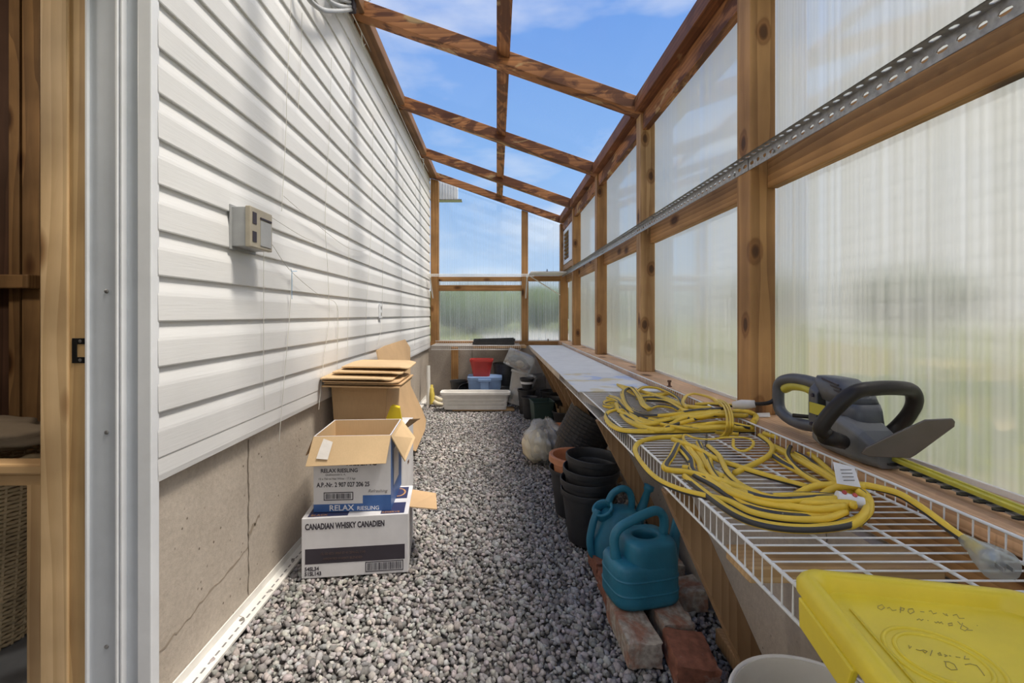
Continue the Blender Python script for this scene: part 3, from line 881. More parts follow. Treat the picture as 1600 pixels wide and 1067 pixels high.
# ================================================================== FIXTURES ON THE WALLS
# utility box on the siding
t = thing('meter_box', 'beige and grey utility box with two dark slots mounted on the white siding', 'meter box', (-0.903, 1.542, 1.319))
mb = MB(); mb.box(0, .050, .004, .150, 0, .135); mb.box(-.001, .004, -.006, .158, -.012, .142); obj('housing', mb, M['meter_grey'], t, bevel=.003)
mb = MB(); mb.box(.050, .068, 0, .152, -.002, .138); cv = obj('cover', mb, M['meter_beige'], t, bevel=.003)
for z0_, z1_ in ((.018, .054), (.080, .120)):
    mb = MB(); mb.box(.068, .0695, .014, .040, z0_, z1_); obj('slot', mb, M['print_black'], cv)
mb = MB(); mb.box(.068, .070, .066, .142, .010, .100); obj('door_panel', mb, M['meter_grey'], cv, bevel=.001)
mb = MB(); mb.box(.0675, .0715, .064, .142, .104, .110); obj('lip', mb, M['print_black'], cv)

# outlet plate on siding further back
p = atx(594, 486, -0.90)
t = thing('outlet_plate', 'small white outlet plate low on the far siding', 'outlet', (-0.903, p.y, p.z))
mb = MB(); mb.box(0, .012, -.035, .035, -.055, .055); obj('plate', mb, M['white_trim'], t, bevel=.003)
for z0_, z1_ in ((.012, .036), (-.036, -.012)):
    mb = MB(); mb.box(.012, .013, -.012, .012, z0_, z1_); obj('socket', mb, M['print_grey'], t)

# conduit coil hung from the ledger
t = thing('conduit_coil', 'coil of grey flexible conduit hanging under the roof corner above the siding', 'conduit', (0,0,0))
for pts, r in (([(470,-60),(478,-12),(492,8),(512,17),(545,15),(562,8),(577,-2),(590,-16)], .011),
               ([(500,-50),(507,-10),(522,6),(548,10),(575,0),(585,-30)], .010),
               ([(530,-40),(520,-14),(535,0),(560,4),(580,-8)], .009)):
    P = smooth_path([atx(a, b_, -0.855) for a, b_ in pts], 22)
    mb = MB(); mb.tube(P, [r*(1.12 if i % 2 else .92) for i in range(len(P))], 10); obj('conduit', mb, M['grey_conduit'], t, smooth='all')
mb = MB(); a = atx(549, 12, -0.855); mb.box(a.x-.022, a.x+.022, a.y-.025, a.y+.03, a.z-.02, a.z+.10); obj('tape_band', mb, M['print_black'], t, bevel=.006)

# twine trellis on the siding
XT = -0.892
lines = [([(455,0),(452,60),(448,150),(447,200),(440,330)], 0), ([(412,392),(412,500),(412,600),(413,640)], 0),
         ([(456,425),(452,500),(447,560),(440,640),(436,690)], 1),
         ([(518,90),(514,220),(508,340),(512,420),(514,500),(506,560),(498,640)], 0),
         ([(583,180),(581,320),(578,400),(573,470),(570,560),(566,575)], 0), ([(604,230),(602,330),(598,420),(597,500),(590,540)], 0),
         ([(527,478),(527,560),(527,600)], 0), ([(472,20),(470,90),(466,170)], 0), ([(630,260),(628,400),(626,520)], 0),
         ([(548,60),(545,240),(545,420),(543,560)], 0), ([(650,260),(649,380),(648,540)], 0)]
for i, (pl, blue) in enumerate(lines):
    P = smooth_path([atx(a, b_, XT+.004*math.sin(a)) for a, b_ in pl], 6)
    mb = MB(); mb.tube(P, .0011, 5)
    o = obj('trellis_twine', mb, M['twine_blue'] if i == 2 and False else M['twine'])
    tag(o, ['vertical twine above and just right of the utility box', 'vertical twine directly below the utility box reaching down to the concrete', 'vertical twine under the blue knot running down to the concrete',
            'vertical twine above the left edge of the cardboard sheets', 'vertical twine above the right edge of the cardboard sheets', 'vertical twine just right of the one above the sheet pile',
            'short vertical twine at the end of the long slack diagonal', 'short twine at the very top left of the siding', 'faint vertical twine crossing the outlet plate height, near the far end',
            'vertical twine above the middle of the cardboard sheets', 'vertical twine on the siding nearest the end wall'][i], 'string', 'garden twine hung down the siding')
for pl, lab in (([(425,382),(455,424),(500,462),(527,480),(527,560)], 'slack diagonal twine from the utility box down across the siding'),
                ([(443,306),(480,338),(535,382),(560,392),(578,390)], 'upper slack diagonal twine across the middle of the siding'),
                ([(425,340),(470,368),(492,378)], 'short diagonal twine ending just right of the utility box')):
    P = smooth_path([atx(a, b_, XT+.006) for a, b_ in pl], 8)
    mb = MB(); mb.tube(P, .0011, 5); tag(obj('trellis_twine', mb, M['twine']), lab, 'string')
p = atx(456, 424, XT+.006); mb = MB()
mb.tube([p, p+Vector((0,.05,.006))], .0014, 5); mb.tube([p+Vector((0,-.01,.01)), p, p+Vector((0,.0,-.12))], .0014, 5)
tag(obj('twine_knot', mb, M['twine_blue']), 'blue twine knot tied low on the siding twine', 'string')
# white rope under the roof ledger
P = [Vector((-0.882, y, 2.925 + .012*math.sin(y*2.3))) for y in np.linspace(2.75, 5.9, 40)]
mb = MB(); mb.tube(P, .0035, 6); mb.tube([(-.88,5.1,2.93),(-.86,5.15,2.86),(-.85,5.3,2.90),(-.86,5.35,2.80)], .0035, 6)
mb.tube([(-.88,2.95,2.93),(-.875,2.98,2.84),(-.88,3.05,2.90)], .003, 6)
tag(obj('clothes_line', mb, M['white_wire']), 'white cord strung along the top of the siding under the ledger', 'rope')

# slotted steel angle along the right wall
def slotted_angle(name, y0, y1, label):
    t = thing(name, label, 'steel angle', (0, y0, 0), group='slotted steel angles on the right wall')
    def flange(o3, du, dv, L, W, nm):
        mb = MB(); pitch = .037; n = int(L/pitch); o3 = Vector(o3); du = Vector(du); dv = Vector(dv)
        nn = du.cross(dv)*.0022
        mbv = {}
        for k in range(n):
            a0 = k*L/n; a1 = (k+1)*L/n; c = (a0+a1)/2; rl = .0095 if k % 3 else .0125; rw = .0065
            outer = [(a0,0),(c,0),(a1,0),(a1,W/2),(a1,W),(c,W),(a0,W),(a0,W/2)]
            inner = [(c-rl*.75,W/2-rw*.75),(c,W/2-rw),(c+rl*.75,W/2-rw*.75),(c+rl,W/2),(c+rl*.75,W/2+rw*.75),(c,W/2+rw),(c-rl*.75,W/2+rw*.75),(c-rl,W/2)]
            pts = [o3+du*u+dv*v for u, v in outer+inner]
            pts2 = [p+nn for p in pts]
            fs = []
            for i in range(8):
                j = (i+1) % 8
                fs.append((i, j, 8+j, 8+i)); fs.append((16+j, 16+i, 24+i, 24+j)); fs.append((8+i, 8+j, 24+j, 24+i))
            mb.add(pts+pts2, fs)
        obj(nm, mb, M['steel'], t)
    L = y1-y0
    flange((.8835, 0, 1.592), (0,1,0), (0,0,1), L, .040, 'face_flange')
    flange((.885, 0, 1.632), (0,1,0), (-1,0,0), L, .031, 'top_flange')
    for k in range(3):
        yy = L*(.02+.46*k)
        mb = MB(); mb.xf = Matrix.Translation((.880, yy, 1.606)) @ Matrix.Rotation(math.radians(-90), 4, 'Y')
        mb.lathe([(.006,-.006),(.006,.001),(.003,.002)], 8, cap1=True); obj('screw', mb, M['steel'], t)
slotted_angle('slotted_angle', -0.80, 1.595, 'slotted steel angle screwed to the nearest girt and posts at right')
slotted_angle('slotted_angle', 1.60, 6.15, 'long slotted steel angle running from the big near post to the end wall')

# ================================================================== WIRE SHELF AND ITS SUPPORTS
DZ = 0.70
def wire_shelf(name, label, cat, y0, y1, x0, x1, group=None):
    t = thing(name, label, cat, (x0, y0, DZ), group=group)
    W = x1-x0; L = y1-y0
    n = int(L/.0254)
    mb = MB()
    for k in range(n+1):
        y = min(k*.0254, L)
        r = .0016
        mb.tube([(-.001, y, -.052), (-.001, y, 0), (W, y, 0), (W+.001, y, .034)], r, 5)
    o = obj('cross_wire', mb, M['white_wire'], t); o['kind'] = 'stuff'
    for nm, x, z, r in (('front_rail', 0, -.003, .0032), ('front_rail', 0, -.054, .0030), ('back_rail', W, -.003, .0030), ('back_rail', W, .035, .0030), ('support_rail', W*.33, -.0045, .0028), ('support_rail', W*.66, -.0045, .0028)):
        mb = MB(); mb.tube([(x, 0, z), (x, L, z)], r, 8); obj(nm, mb, M['white_wire'], t, smooth='all')
    return t
wire_shelf('wire_shelf', 'long white wire shelf along the right wall holding the yellow cords', 'shelf', 0.10, 5.70, 0.430, 0.822)

# white boards lying on the far part of the shelf
mb = MB()
ys = [2.25, 2.95, 3.75, 4.6, 5.69]
for i in range(4):
    mb = MB(); mb.box(0.405, 0.815, ys[i]+.003, ys[i+1], DZ+.002, DZ+.007+.0*i)
    lab = ['nearest white sheet, smudged blue and yellow, on the wire shelf', 'white sheet lying on the shelf just beyond the smudged one', 'white sheet on the shelf, third from the cords', 'farthest white sheet on the shelf by the end wall'][i]
    o = obj('shelf_sheet', mb, M['white_sheet']); o['label'] = lab; o['category'] = 'board'; o['group'] = 'white sheets on the wire shelf'
    if i == 0:
        m, nt, b = newmat('smudged white sheet')
        v = coords(nt); n1 = noise(nt, v, 6, 3); r = ramp(nt, [(0.52, (0.80,0.795,0.77)), (0.62, (0.50,0.58,0.78))]); nt.links.new(n1.outputs['Fac'], r.inputs[0])
        n2 = noise(nt, coords(nt, (1,1,1), (4,4,4)), 7, 3); r2 = ramp(nt, [(0.56, (0,0,0)), (0.64, (1,1,1))]); nt.links.new(n2.outputs['Fac'], r2.inputs[0])
        nt.links.new(mixc(nt, r2.outputs[0], r.outputs[0], (0.74,0.66,0.46)), b.inputs['Base Color']); b.inputs['Roughness'].default_value = 0.7
        o.data.materials[0] = m
mb = MB(); mb.box(0.399, 0.404, 2.9, 5.70, DZ-.030, DZ+.008)
tag(obj('edge_board', mb, M['edge_wood'], bevel=.001), 'thin pale wooden edge strip along the front of the far shelf', 'board')

# diagonal braces with their arms
def brace(Y, xb, zb, label, arm=True, w=.062, th=.04):
    t = thing('shelf_brace', label, 'brace', (0, Y, 0), group='wooden braces under the long shelf')
    mb = MB(); mb.bar((xb, 0, zb), (.462, 0, .636), th, w, up=(1, 0, .2)); obj('diagonal_board', mb, M['brace'], t, bevel=.003)
    if arm:
        mb = MB(); mb.box(.44, .80, -.045, .045, .600, .640); obj('arm_board', mb, M['pineX'], t, bevel=.003)
brace(1.19, .735, .02, 'leaning wooden brace beside the front watering can', arm=False, w=.060, th=.040)
brace(1.99, .765, .03, 'leaning wooden brace behind the watering cans', arm=False)
brace(2.87, .765, .03, 'leaning wooden brace above the tilted black pots', arm=False)
brace(3.5, .765, .03, 'leaning wooden brace between the clear bag and the green bin', arm=False)
brace(4.3, .765, .03, 'leaning wooden brace behind the green bin', arm=False)
brace(5.1, .765, .03, 'farthest leaning wooden brace beside the clear totes', arm=False)
mb = MB(); mb.box(.445, .79, .80, .885, .612, .640)
tag(obj('arm_board', mb, M['pineX'], bevel=.003), 'pale pine board crossing under the near end of the wire shelf', 'board')
mb = MB(); mb.bar((.745, 1.02, .018), (.745, 1.50, .03), .05, .05); tag(obj('foot_board', mb, M['brace'], bevel=.004), 'short wooden board on the gravel at the foot of the near brace', 'board')

# shelf across the end wall with its two legs
t = wire_shelf('wire_shelf', 'short white wire shelf across the end wall under the seed tray', 'shelf', 0, 1.13, 0, 0.40)
t.location = (0.30, 5.76, DZ); t.rotation_euler = (0, 0, math.radians(90))
# front rail ends up facing the camera after the turn
for x in (-0.565, 0.275):
    mb = MB(); mb.box(x-.045, x+.045, 6.10, 6.19, -0.015, 0.65); tag(obj('wooden_upright', mb, M['treatedZ'], bevel=.003), 'brown wooden upright under the end shelf, left of the red tub' if x < 0 else 'brown wooden upright under the end shelf, behind the clear totes', 'post')
mb = MB(); mb.box(-0.30, 0.38, 5.80, 6.18, DZ-.040, DZ-.012); tag(obj('shelf_board', mb, M['pineX'], bevel=.002), 'worn wooden board under the right half of the end shelf', 'board')

# upper shelf on the end wall
t = thing('wall_shelf', 'white wire shelf high on the end wall held by diagonal brackets', 'shelf', (-0.895, 5.88, 1.615))
mb = MB()
for k in range(55): mb.tube([(k*.0254, 0, 0), (k*.0254, .31, 0)], .0016, 5)
o = obj('cross_wire', mb, M['white_wire'], t); o['kind'] = 'stuff'
for y, z in ((0, -.004), (0, -.03), (.15, -.005), (.31, -.004)):
    mb = MB(); mb.tube([(0, y, z), (1.38, y, z)], .0035, 6); obj('rail', mb, M['white_wire'], t)
for x in (.03, 1.29):
    mb = MB(); mb.tube([(x, .005, -.02), (x, .30, -.30)], .009, 8); obj('bracket', mb, M['white_plastic'], t)
    mb = MB(); mb.box(x-.012, x+.012, -.01, .03, -.05, .0); obj('bracket_clip', mb, M['white_plastic'], t, bevel=.003)
t = thing('corner_shelf', 'flat pale board shelf in the far right corner with a diagonal white bracket', 'shelf', (0, 0, 0))
mb = MB(); mb.box(.43, .882, 5.72, 6.195, 1.618, 1.634); obj('board', mb, M['white_wire'], t, bevel=.002)
mb = MB(); mb.tube([(.45, 6.17, 1.612), (.86, 6.17, 1.355)], .007, 8); obj('bracket', mb, M['white_plastic'], t)
mb = MB(); mb.lathe([(.022, 0), (.016, .02), (.006, .03), (.005, .05)], 12, cap1=True); tag(obj('clamp', mb, M['print_black'], loc=(.66, 5.95, 1.634), smooth=True), 'tiny dark clamp standing on the far corner shelf', 'clamp')

# bolts on the right sill
for p, lab in ((at(1046, 604, SILL), 'rusty bolt standing on the sill between the second and third posts'), ((0.905-.2, 6.24, .725), 'rusty bolt on the end wall sill under the narrow pane')):
    t = thing('sill_bolt', lab, 'bolt', (min(p[0], .93), p[1], p[2]))
    mb = MB(); mb.lathe([(.006, 0), (.006, .03)], 10, cap1=True); obj('shank', mb, M['rust'], t)
    mb = MB(); mb.lathe([(.012, .0), (.012, .004)], 12, cap1=True); mb.lathe([(.010, .022), (.010, .031)], 6, cap1=True); obj('nut', mb, M['rust'], t)

# ================================================================== CARTONS
def xz_text(body, size, mat, par, x, z, y=-.0009, xs=1.0, shear=0.0, up=(0,0,1), align='LEFT', bold=0.0):
    return text('lettering', body, size, mat, par, (x, y, z), (1,0,0), up, align, xs=xs, shear=shear, bold=bold)
def barcode(par, x, z, w, h, y=-.0012, frame=True):
    mb = MB()
    if frame:
        f = .003; mb.box(x, x+w, y, y+.001, z, z+f); mb.box(x, x+w, y, y+.001, z+h-f, z+h); mb.box(x, x+f, y, y+.001, z, z+h); mb.box(x+w-f, x+w, y, y+.001, z, z+h)
    q = x+.008; r2 = random.Random(5)
    while q < x+w-.010:
        bw = r2.choice([.001,.0017,.0026]); mb.box(q, q+bw, y, y+.001, z+.006, z+h-.006); q += bw + r2.choice([.0012,.002,.003])
    obj('barcode', mb, M['print_black'], par)

# whisky carton
t = thing('whisky_carton', 'white whisky carton with a dark band, on the gravel under the wine carton', 'box', (-.799, 1.863, 0.004), (0,0,math.radians(6.7)))
W, D_, Hh = .430, .320, .246
mb = MB(); th = .004
mb.box(0, W, 0, D_, 0, Hh); body = obj('carton_body', mb, M['box_white'], t, bevel=.002)
mb = MB(); mb.box(.014, W-.014, -.0008, 0, .058, .120); obj('dark_band', mb, M['print_navy'] if False else M['print_black'], body)
xz_text('CANADIAN WHISKY CANADIEN', .034, M['print_black'], body, .014, Hh-.046, xs=.64, bold=.0011)
xz_text('54SL34', .022, M['print_black'], body, .012, .031, xs=.88, bold=.0006); xz_text('51SL143', .022, M['print_black'], body, .012, .011, xs=.88, bold=.0006)
barcode(body, W-.175, .012, .155, .042)
xz_text('CL 05 4521 0060 81 41 25N CL 1140', .013, M['print_faint'], body, .075, .094, y=-.0016, xs=.9); xz_text('IMPORTED WHISKY BLENDED', .013, M['print_faint'], body, .085, .072, y=-.0016, xs=.9)
for q_ in ((.02, W*.42, .012, .12), (W-.115, W-.018, .010, .12), (W-.105, W-.018, .165, .30)):
    mb = MB(); mb.box(*q_, Hh, Hh+.0008); obj('navy_print', mb, M['print_navy'], body)
mb = MB(); mb.tube([(W-.062+.030*math.cos(a), .235+.045*math.sin(a), Hh+.001) for a in np.linspace(-1.7, 2.2, 20)], .0045, 6, flat=.3); obj('gold_print', mb, M['print_gold'], body)
text('lettering', 'BLACK', .022, M['print_gold'], body, (.03, .018, Hh+.0012), (1,0,0), (0,1,0)); text('lettering', 'RESERVE', .020, M['print_gold'], body, (W-.112, .016, Hh+.0012), (1,0,0), (0,1,0))
mb = MB(); mb.hexa([(W,.07,Hh-.003),(W+.120,.05,Hh-.012),(W+.112,.27,Hh-.028),(W,.265,Hh-.003),(W,.07,Hh+.0008),(W+.120,.05,Hh-.008),(W+.112,.27,Hh-.024),(W,.265,Hh+.0008)]); obj('flap', mb, M['cardboard'], t)

# wine carton
t = thing('wine_carton', 'open white and blue wine carton with flaps folded out, on the whisky carton', 'box', (-.773, 1.922, 0.252), (0,0,math.radians(3.6)))
W, D_, Hh = .322, .305, .320
mb = MB(); th = .005
mb.box(0, W, 0, th, 0, Hh, 0); mb.box(0, W, D_-th, D_, 0, Hh, 0); mb.box(0, th, th, D_-th, 0, Hh, 0); mb.box(W-th, W, th, D_-th, 0, Hh, 0); mb.box(th, W-th, th, D_-th, 0, th, 0)
body = obj('carton_body', mb, M['box_white'], t)
mb = MB()
mb.box(th, W-th, th, th+.0008, th, Hh-.001); mb.box(th, W-th, D_-th-.0008, D_-th, th, Hh-.001); mb.box(th, th+.0008, th, D_-th, th, Hh-.001); mb.box(W-th-.0008, W-th, th, D_-th, th, Hh-.001); mb.box(th, W-th, th, D_-th, th, th+.001)
obj('liner', mb, M['cardboard_light'], body)
mb = MB(); mb.box(W, W+.0008, 0, D_, 0, Hh); mb.box(0, W, -.0008, 0, 0, .032); mb.box(W*.635, W, -.0008, 0, .032, .066); obj('blue_print', mb, M['print_blue'], body)
mb = MB(); mb.box(W+.0009, W+.0014, .075, .21, .08, .24); obj('white_panel', mb, M['print_white'], body)
mb = MB(); mb.prism([(W*.05,-.0016,.205),(W*.24,-.0016,.205),(W*.20,-.0016,.222),(W*.09,-.0016,.222)], (0,.0008,0)); obj('print_mark', mb, M['print_black'], body)
xz_text('RIESLING', .036, M['print_black'], body, W*.42, .194, xs=.88, bold=.0005)
xz_text('RELAX RIESLING', .023, M['print_black'], body, W*.09, .166, bold=.0003, xs=.92)
xz_text('Qualitatswein b. A.', .011, M['print_grey'], body, W*.15, .153)
xz_text('12 x 750 ml Net White - 17.5 kgs', .0125, M['print_grey'], body, W*.06, .135, xs=.9)
xz_text('A.P.-Nr. 2 907 027 206 25', .027, M['print_black'], body, W*.04, .105, xs=.76, bold=.0005)
barcode(body, W*.13, .048, W*.38, .034, y=-.0014)
xz_text('Refreshing', .019, M['print_grey'], body, W*.70, .078, shear=.35)
xz_text('RELAX', .033, M['print_white'], body, W*.20, .005, y=-.0018, xs=1.05, bold=.0005); xz_text('RIESLING', .023, M['print_white'], body, W*.56, .005, y=-.0018, xs=1.0)
# flaps: front hangs out and down, sides splayed
def flap(pts, mat, nrm=(0,0,.004), tape=False):
    mbx = MB(); a = [Vector(p) for p in pts]; n = (a[1]-a[0]).cross(a[2]-a[1]).normalized()*.0045
    mbx.prism(a, n); return obj('flap', mbx, mat, t)
f = flap([(0,0,Hh),(W,0,Hh),(W-.010,-.062,Hh-.100),(-.012,-.062,Hh-.106)], M['cardboard_light'])
mb = MB(); nv = Vector((0,-.86,.52))
def onf(u, v): return Vector((u, -.062*v, Hh-.104*v)) + Vector((0,-.0055,.0035))
mb.prism([onf(.045,.10), onf(.085,.22), onf(.075,.82), onf(.028,.78), onf(.035,.45)], (0,.0006,-.0004)); obj('white_tape', mb, M['terminal'], f)
flap([(W,0,Hh),(W,D_,Hh),(W+.072,D_-.03,Hh-.085),(W+.056,.04,Hh-.125)], M['cardboard_light'])
flap([(0,D_,Hh),(0,0,Hh),(-.040,.02,Hh-.085),(-.045,D_-.03,Hh-.080)], M['cardboard_dark'])
flap([(W,D_,Hh),(0,D_,Hh),(.01,D_+.03,Hh-.10),(W-.01,D_+.03,Hh-.10)], M['cardboard'])

# white carton behind
t = thing('white_carton', 'plain white carton standing on the gravel behind the wine carton', 'box', (-.888, 2.42, 0.004), (0,0,math.radians(-1)))
mb = MB(); mb.box(0, .345, 0, .50, 0, .425); body = obj('carton_body', mb, M['box_white'], t, bevel=.002)
mb = MB(); mb.prism([(.345,.02,.425),(.345,.22,.425),(.455,.15,.495),(.430,-.02,.530)], (.001,0,.004)); obj('flap', mb, M['cardboard'], t)
mb = MB(); mb.box(.3455, .3462, .33, .37, .18, .20); obj('print_mark', mb, M['rust'], body)
# brown carton on it
t = thing('brown_carton', 'plain brown carton on top of the white one, under the loose flattened sheets', 'box', (-.890, 2.45, 0.431), (0,0,0))
mb = MB(); mb.loft([[(.02,.0,0),(.285,.0,0),(.285,.34,0),(.02,.34,0)],[(.0,-.005,.285),(.300,-.005,.285),(.300,.34,.285),(0,.34,.285)]]); obj('carton_body', mb, M['cardboard'], t)
# yellow wad
t2 = at(617, 650, .52)
mb = MB(); mb.loft([[(-.045,0,0),(.015,0,0),(.015,.03,0),(-.045,.03,0)],[(-.055,0,.10),(.030,0,.075),(.025,.03,.085),(-.045,.03,.10)],[(-.03,0,.165),(.018,0,.155),(.015,.02,.16),(-.02,.02,.17)]])
tag(obj('yellow_cloth', mb, M['yellow_lid'], smooth=True, loc=(-.535, 2.43, .434)), 'bit of yellow plastic poking up between the brown and white cartons', 'scrap')
# flattened cardboard sheets piled on the carton
def rrect(w, d, r, n=5):
    out = []
    for cx, cy, a0 in ((w-r, r, -90), (w-r, d-r, 0), (r, d-r, 90), (r, r, 180)):
        for k in range(n+1):
            a = math.radians(a0 + 90*k/n); out.append((cx+r*math.cos(a), cy+r*math.sin(a)))
    return out
z = .719
labs = ['flattened brown cardboard sheet, bottom of the pile on the brown carton', 'flattened brown cardboard sheet, second up in the pile', 'flattened brown cardboard sheet, third up in the pile', 'flattened brown cardboard sheet, fourth up in the pile', 'flattened brown cardboard sheet, fifth up in the pile, set back', 'flattened brown cardboard sheet on top of the pile of sheets']
for i in range(6):
    w, d, ang = (.40, .33, -2) if i < 3 else (.37, .31, 3)
    dx = (-.005, .012, .0, -.012, .03, .055)[i]; dy = (0, .02, -.01, -.03, .06, .13)[i]
    mb = MB(); pl = rrect(w, d, .05 if i > 1 else .012)
    bend = .018 if i > 2 else .004
    n = len(pl)
    top = [(x, y, bend*math.sin(math.pi*x/w)) for x, y in pl]
    mb.prism(top, (0, 0, .006))
    o = obj('cardboard_sheet', mb, M['cardboard_light' if i > 2 else 'cardboard'], loc=(-.900+dx+(.012 if dx < 0 else 0), 2.31+dy, z), parent=None)
    o.rotation_euler = (math.radians(1.2), math.radians(1.0), math.radians(ang*.4))
    tag(o, labs[i], 'cardboard', 'flattened cardboard sheets on the carton')
    z += .0125 if i < 3 else .020
# big leaning sheet
def lean(px, py, off=0):
    u = px-776; v = py-492; Y = (662)/(-u+.305*v); return Vector((u*Y/F+off, Y, H-v*Y/F))
pts = [lean(589,547), lean(602,540), lean(633,530), lean(641,543), lean(641.6,602), lean(660,640), lean(666,657), lean(664,672), lean(650,705), lean(610,690), lean(600,600)]
mb = MB(); mb.prism(pts, (-.008, 0, -.002))
tag(obj('torn_cardboard', mb, M['cardboard']), 'big torn brown cardboard panel leaning against the siding behind the cartons', 'cardboard')
pts2 = [p + Vector((.012, -.12, -.035)) for p in pts[1:8]]

# ================================================================== POTS, TUBS, BAGS
def pot_mesh(r0, r1, h, rim=.02, rimout=.006, th=.0025, n=40, rib=0.0):
    mb = MB()
    body = [(r0*.9, 0), (r0, .004), (r0+(r1-r0)*.45, h*.45), (r1-.002, h-rim)]
    mb.lathe([(r0*.86, .001), (r0, .001), (r0+.001, .004)] + [(r0+(r1-r0)*t_, h*t_) for t_ in (.2,.4,.6,.8)] + [(r1-.001, h-rim), (r1+rimout*.7, h-rim+.001), (r1+rimout, h-rim+.004), (r1+rimout, h-.002), (r1+rimout-.002, h), (r1, h), (r1-th, h-.003), (r1-th-.001, h-rim), (r0-th, .006), (.001, .006)], n, 0, True, True, rib=rib)
    return mb
def make_pot(name, label, cat, loc, r0, r1, h, mat, rim=.02, rot=(0,0,0), group=None, rimout=.006, rib=0.0, n=40, rim_mat=None):
    t = thing(name, label, cat, loc, rot, group)
    obj('pot_body', pot_mesh(r0, r1, h, rim, rimout, n=n, rib=rib), mat, t, smooth=True)
    mb = MB(); mb.tube([((r1+rimout*.6)*math.cos(a), (r1+rimout*.6)*math.sin(a), h-.001) for a in np.linspace(0, 2*math.pi, 40, endpoint=False)], .0032, 6, closed=True)
    obj('rim', mb, rim_mat or mat, t, smooth='all')
    return t
# nested stack in front
p0 = make_pot('plant_pot', 'big black plastic pot at the bottom of the upright stack behind the watering cans', 'plant pot', (.445, 2.20, 0.004), .098, .128, .245, M['black_rib'], rim=.028, group='upright stack of black pots', rib=.006, n=56)
for k, lab in enumerate(('black plastic pot nested second in the upright stack', 'black plastic pot nested third in the upright stack', 'top black plastic pot of the upright stack with its open rim showing')):
    dup(p0, (.445+.004*(k+1), 2.20+.003*k, .004+.052*(k+1)), rot=(math.radians(1.5*k), math.radians(-1.5), k), label=lab)
# terracotta coloured pot behind, in a black one
make_pot('plant_pot', 'black plastic pot holding the terracotta coloured one', 'plant pot', (.430, 2.50, .004), .105, .135, .245, M['black_rib'], rim=.02, rot=(0,0,1))
make_pot('plant_pot', 'terracotta coloured pot with a thick rim just behind the upright black stack', 'plant pot', (.428, 2.485, .075), .098, .130, .245, M['terracotta'], rim=.035, rimout=.020, rot=(0,math.radians(2),0))
# tilted stack of large ribbed black pots
labs = ['big ribbed black pot, lowest and outermost of the tilted stack under the shelf', 'ribbed black pot, second in the tilted stack', 'ribbed black pot, third in the tilted stack', 'ribbed black pot, fourth in the tilted stack', 'ribbed black pot, fifth in the tilted stack', 'ribbed black pot, sixth in the tilted stack', 'ribbed black pot, seventh in the tilted stack']
ax = Vector((.42, -.12, .90)).normalized()          # from base to mouth
rot = Vector((0,0,1)).rotation_difference(ax).to_euler()
labs += ['ribbed black pot, eighth in the tilted stack', 'ribbed black pot, ninth in the tilted stack', 'topmost ribbed black pot at the mouth end of the tilted stack']
q0 = None
for k in range(10):
    loc = Vector((.440, 2.96, .055)) + ax*(.024*k)
    if k == 0:
        q0 = make_pot('plant_pot', labs[0], 'plant pot', loc, .105, .150, .235, M['black_rib'], rim=.022, rot=rot, group='tilted stack of ribbed black pots', rib=.03, n=64)
    else: dup(q0, loc, rot=rot, label=labs[k])
# clear bag with cream contents
def blob(name, cx, cy, cz, rx, ry, rz, mat, parent, seed=1, rough=.10, n=36, m_=18, crease=9):
    r2 = random.Random(seed); ph = [r2.uniform(0, 6.28) for _ in range(8)]
    secs = []
    for i in range(m_+1):
        a = -math.pi/2 + math.pi*i/m_
        row = []
        for k in range(n):
            t_ = 2*math.pi*k/n
            d = 1 + rough*(math.sin(3*t_+ph[0]+a*2)+.6*math.sin(crease*t_+ph[1]+3*a)+.5*math.sin(5*a*2+ph[2]+t_*2))*.5
            z_ = cz+math.sin(a)*rz*d
            row.append((cx+math.cos(a)*math.cos(t_)*rx*d, cy+math.cos(a)*math.sin(t_)*ry*d, max(z_, 0.004)))
        secs.append(row)
    mb = MB(); mb.loft(secs); return obj(name, mb, mat, parent, smooth='all')
t = thing('plastic_bag', 'clear plastic bag with cream contents slumped on the gravel beside the tilted pots', 'bag', (.335, 3.40, 0.0))
blob('bag_film', .03, 0.03, .130, .165, .20, .145, M['bag'], t, 3, .34, 72, 30, 15)
blob('cream_filling', -.035, -.03, .115, .105, .15, .110, M['soil'], t, 5, .16)
blob('dark_filling', .10, .02, .115, .065, .14, .100, M['print_grey'], t, 6, .14)
# dark green bin
t = thing('green_bin', 'dark green square bin standing under the far half of the shelf', 'bin', (.44, 4.45, .004), (0,0,math.radians(8)))
mb = MB(); s_ = [[(x*k_, y*k_, z_) for x, y in ((-.10,-.10),(.10,-.10),(.10,.10),(-.10,.10))] for k_, z_ in ((.80,0),(1,.235),(1.06,.237),(1.06,.25),(1.0,.25),(.78,.01))]
mb.loft(s_); obj('bin_body', mb, M['dark_green'], t, bevel=.006)
# little white and terracotta pots in front of it
make_pot('plant_pot', 'small white pot with a terracotta pot inside, between the green bin and the clear bag', 'plant pot', (.555, 4.05, .004), .062, .078, .10, M['white_plastic'], rim=.012)
make_pot('plant_pot', 'small terracotta pot sitting inside the white one', 'plant pot', (.555, 4.05, .035), .055, .066, .075, M['terracotta'], rim=.012, rimout=.003)
t = thing('tag_bundle', 'black pot full of brown plant tags beside the green bin', 'plant pot', (.64, 4.33, .004))
obj('pot_body', pot_mesh(.08, .11, .17), M['black_plastic'], t, smooth=True)
for k in range(10):
    mb = MB(); a = k*.63; mb.bar((.05*math.cos(a), .05*math.sin(a), .1), (.08*math.cos(a), .08*math.sin(a), .20+.02*(k % 3)), .03, .003); obj('plant_tag', mb, M['green_thing'], t)
t = thing('white_card', 'folded white and blue card leaning on the green bin', 'card', (.60, 4.20, .004)); mb = MB()
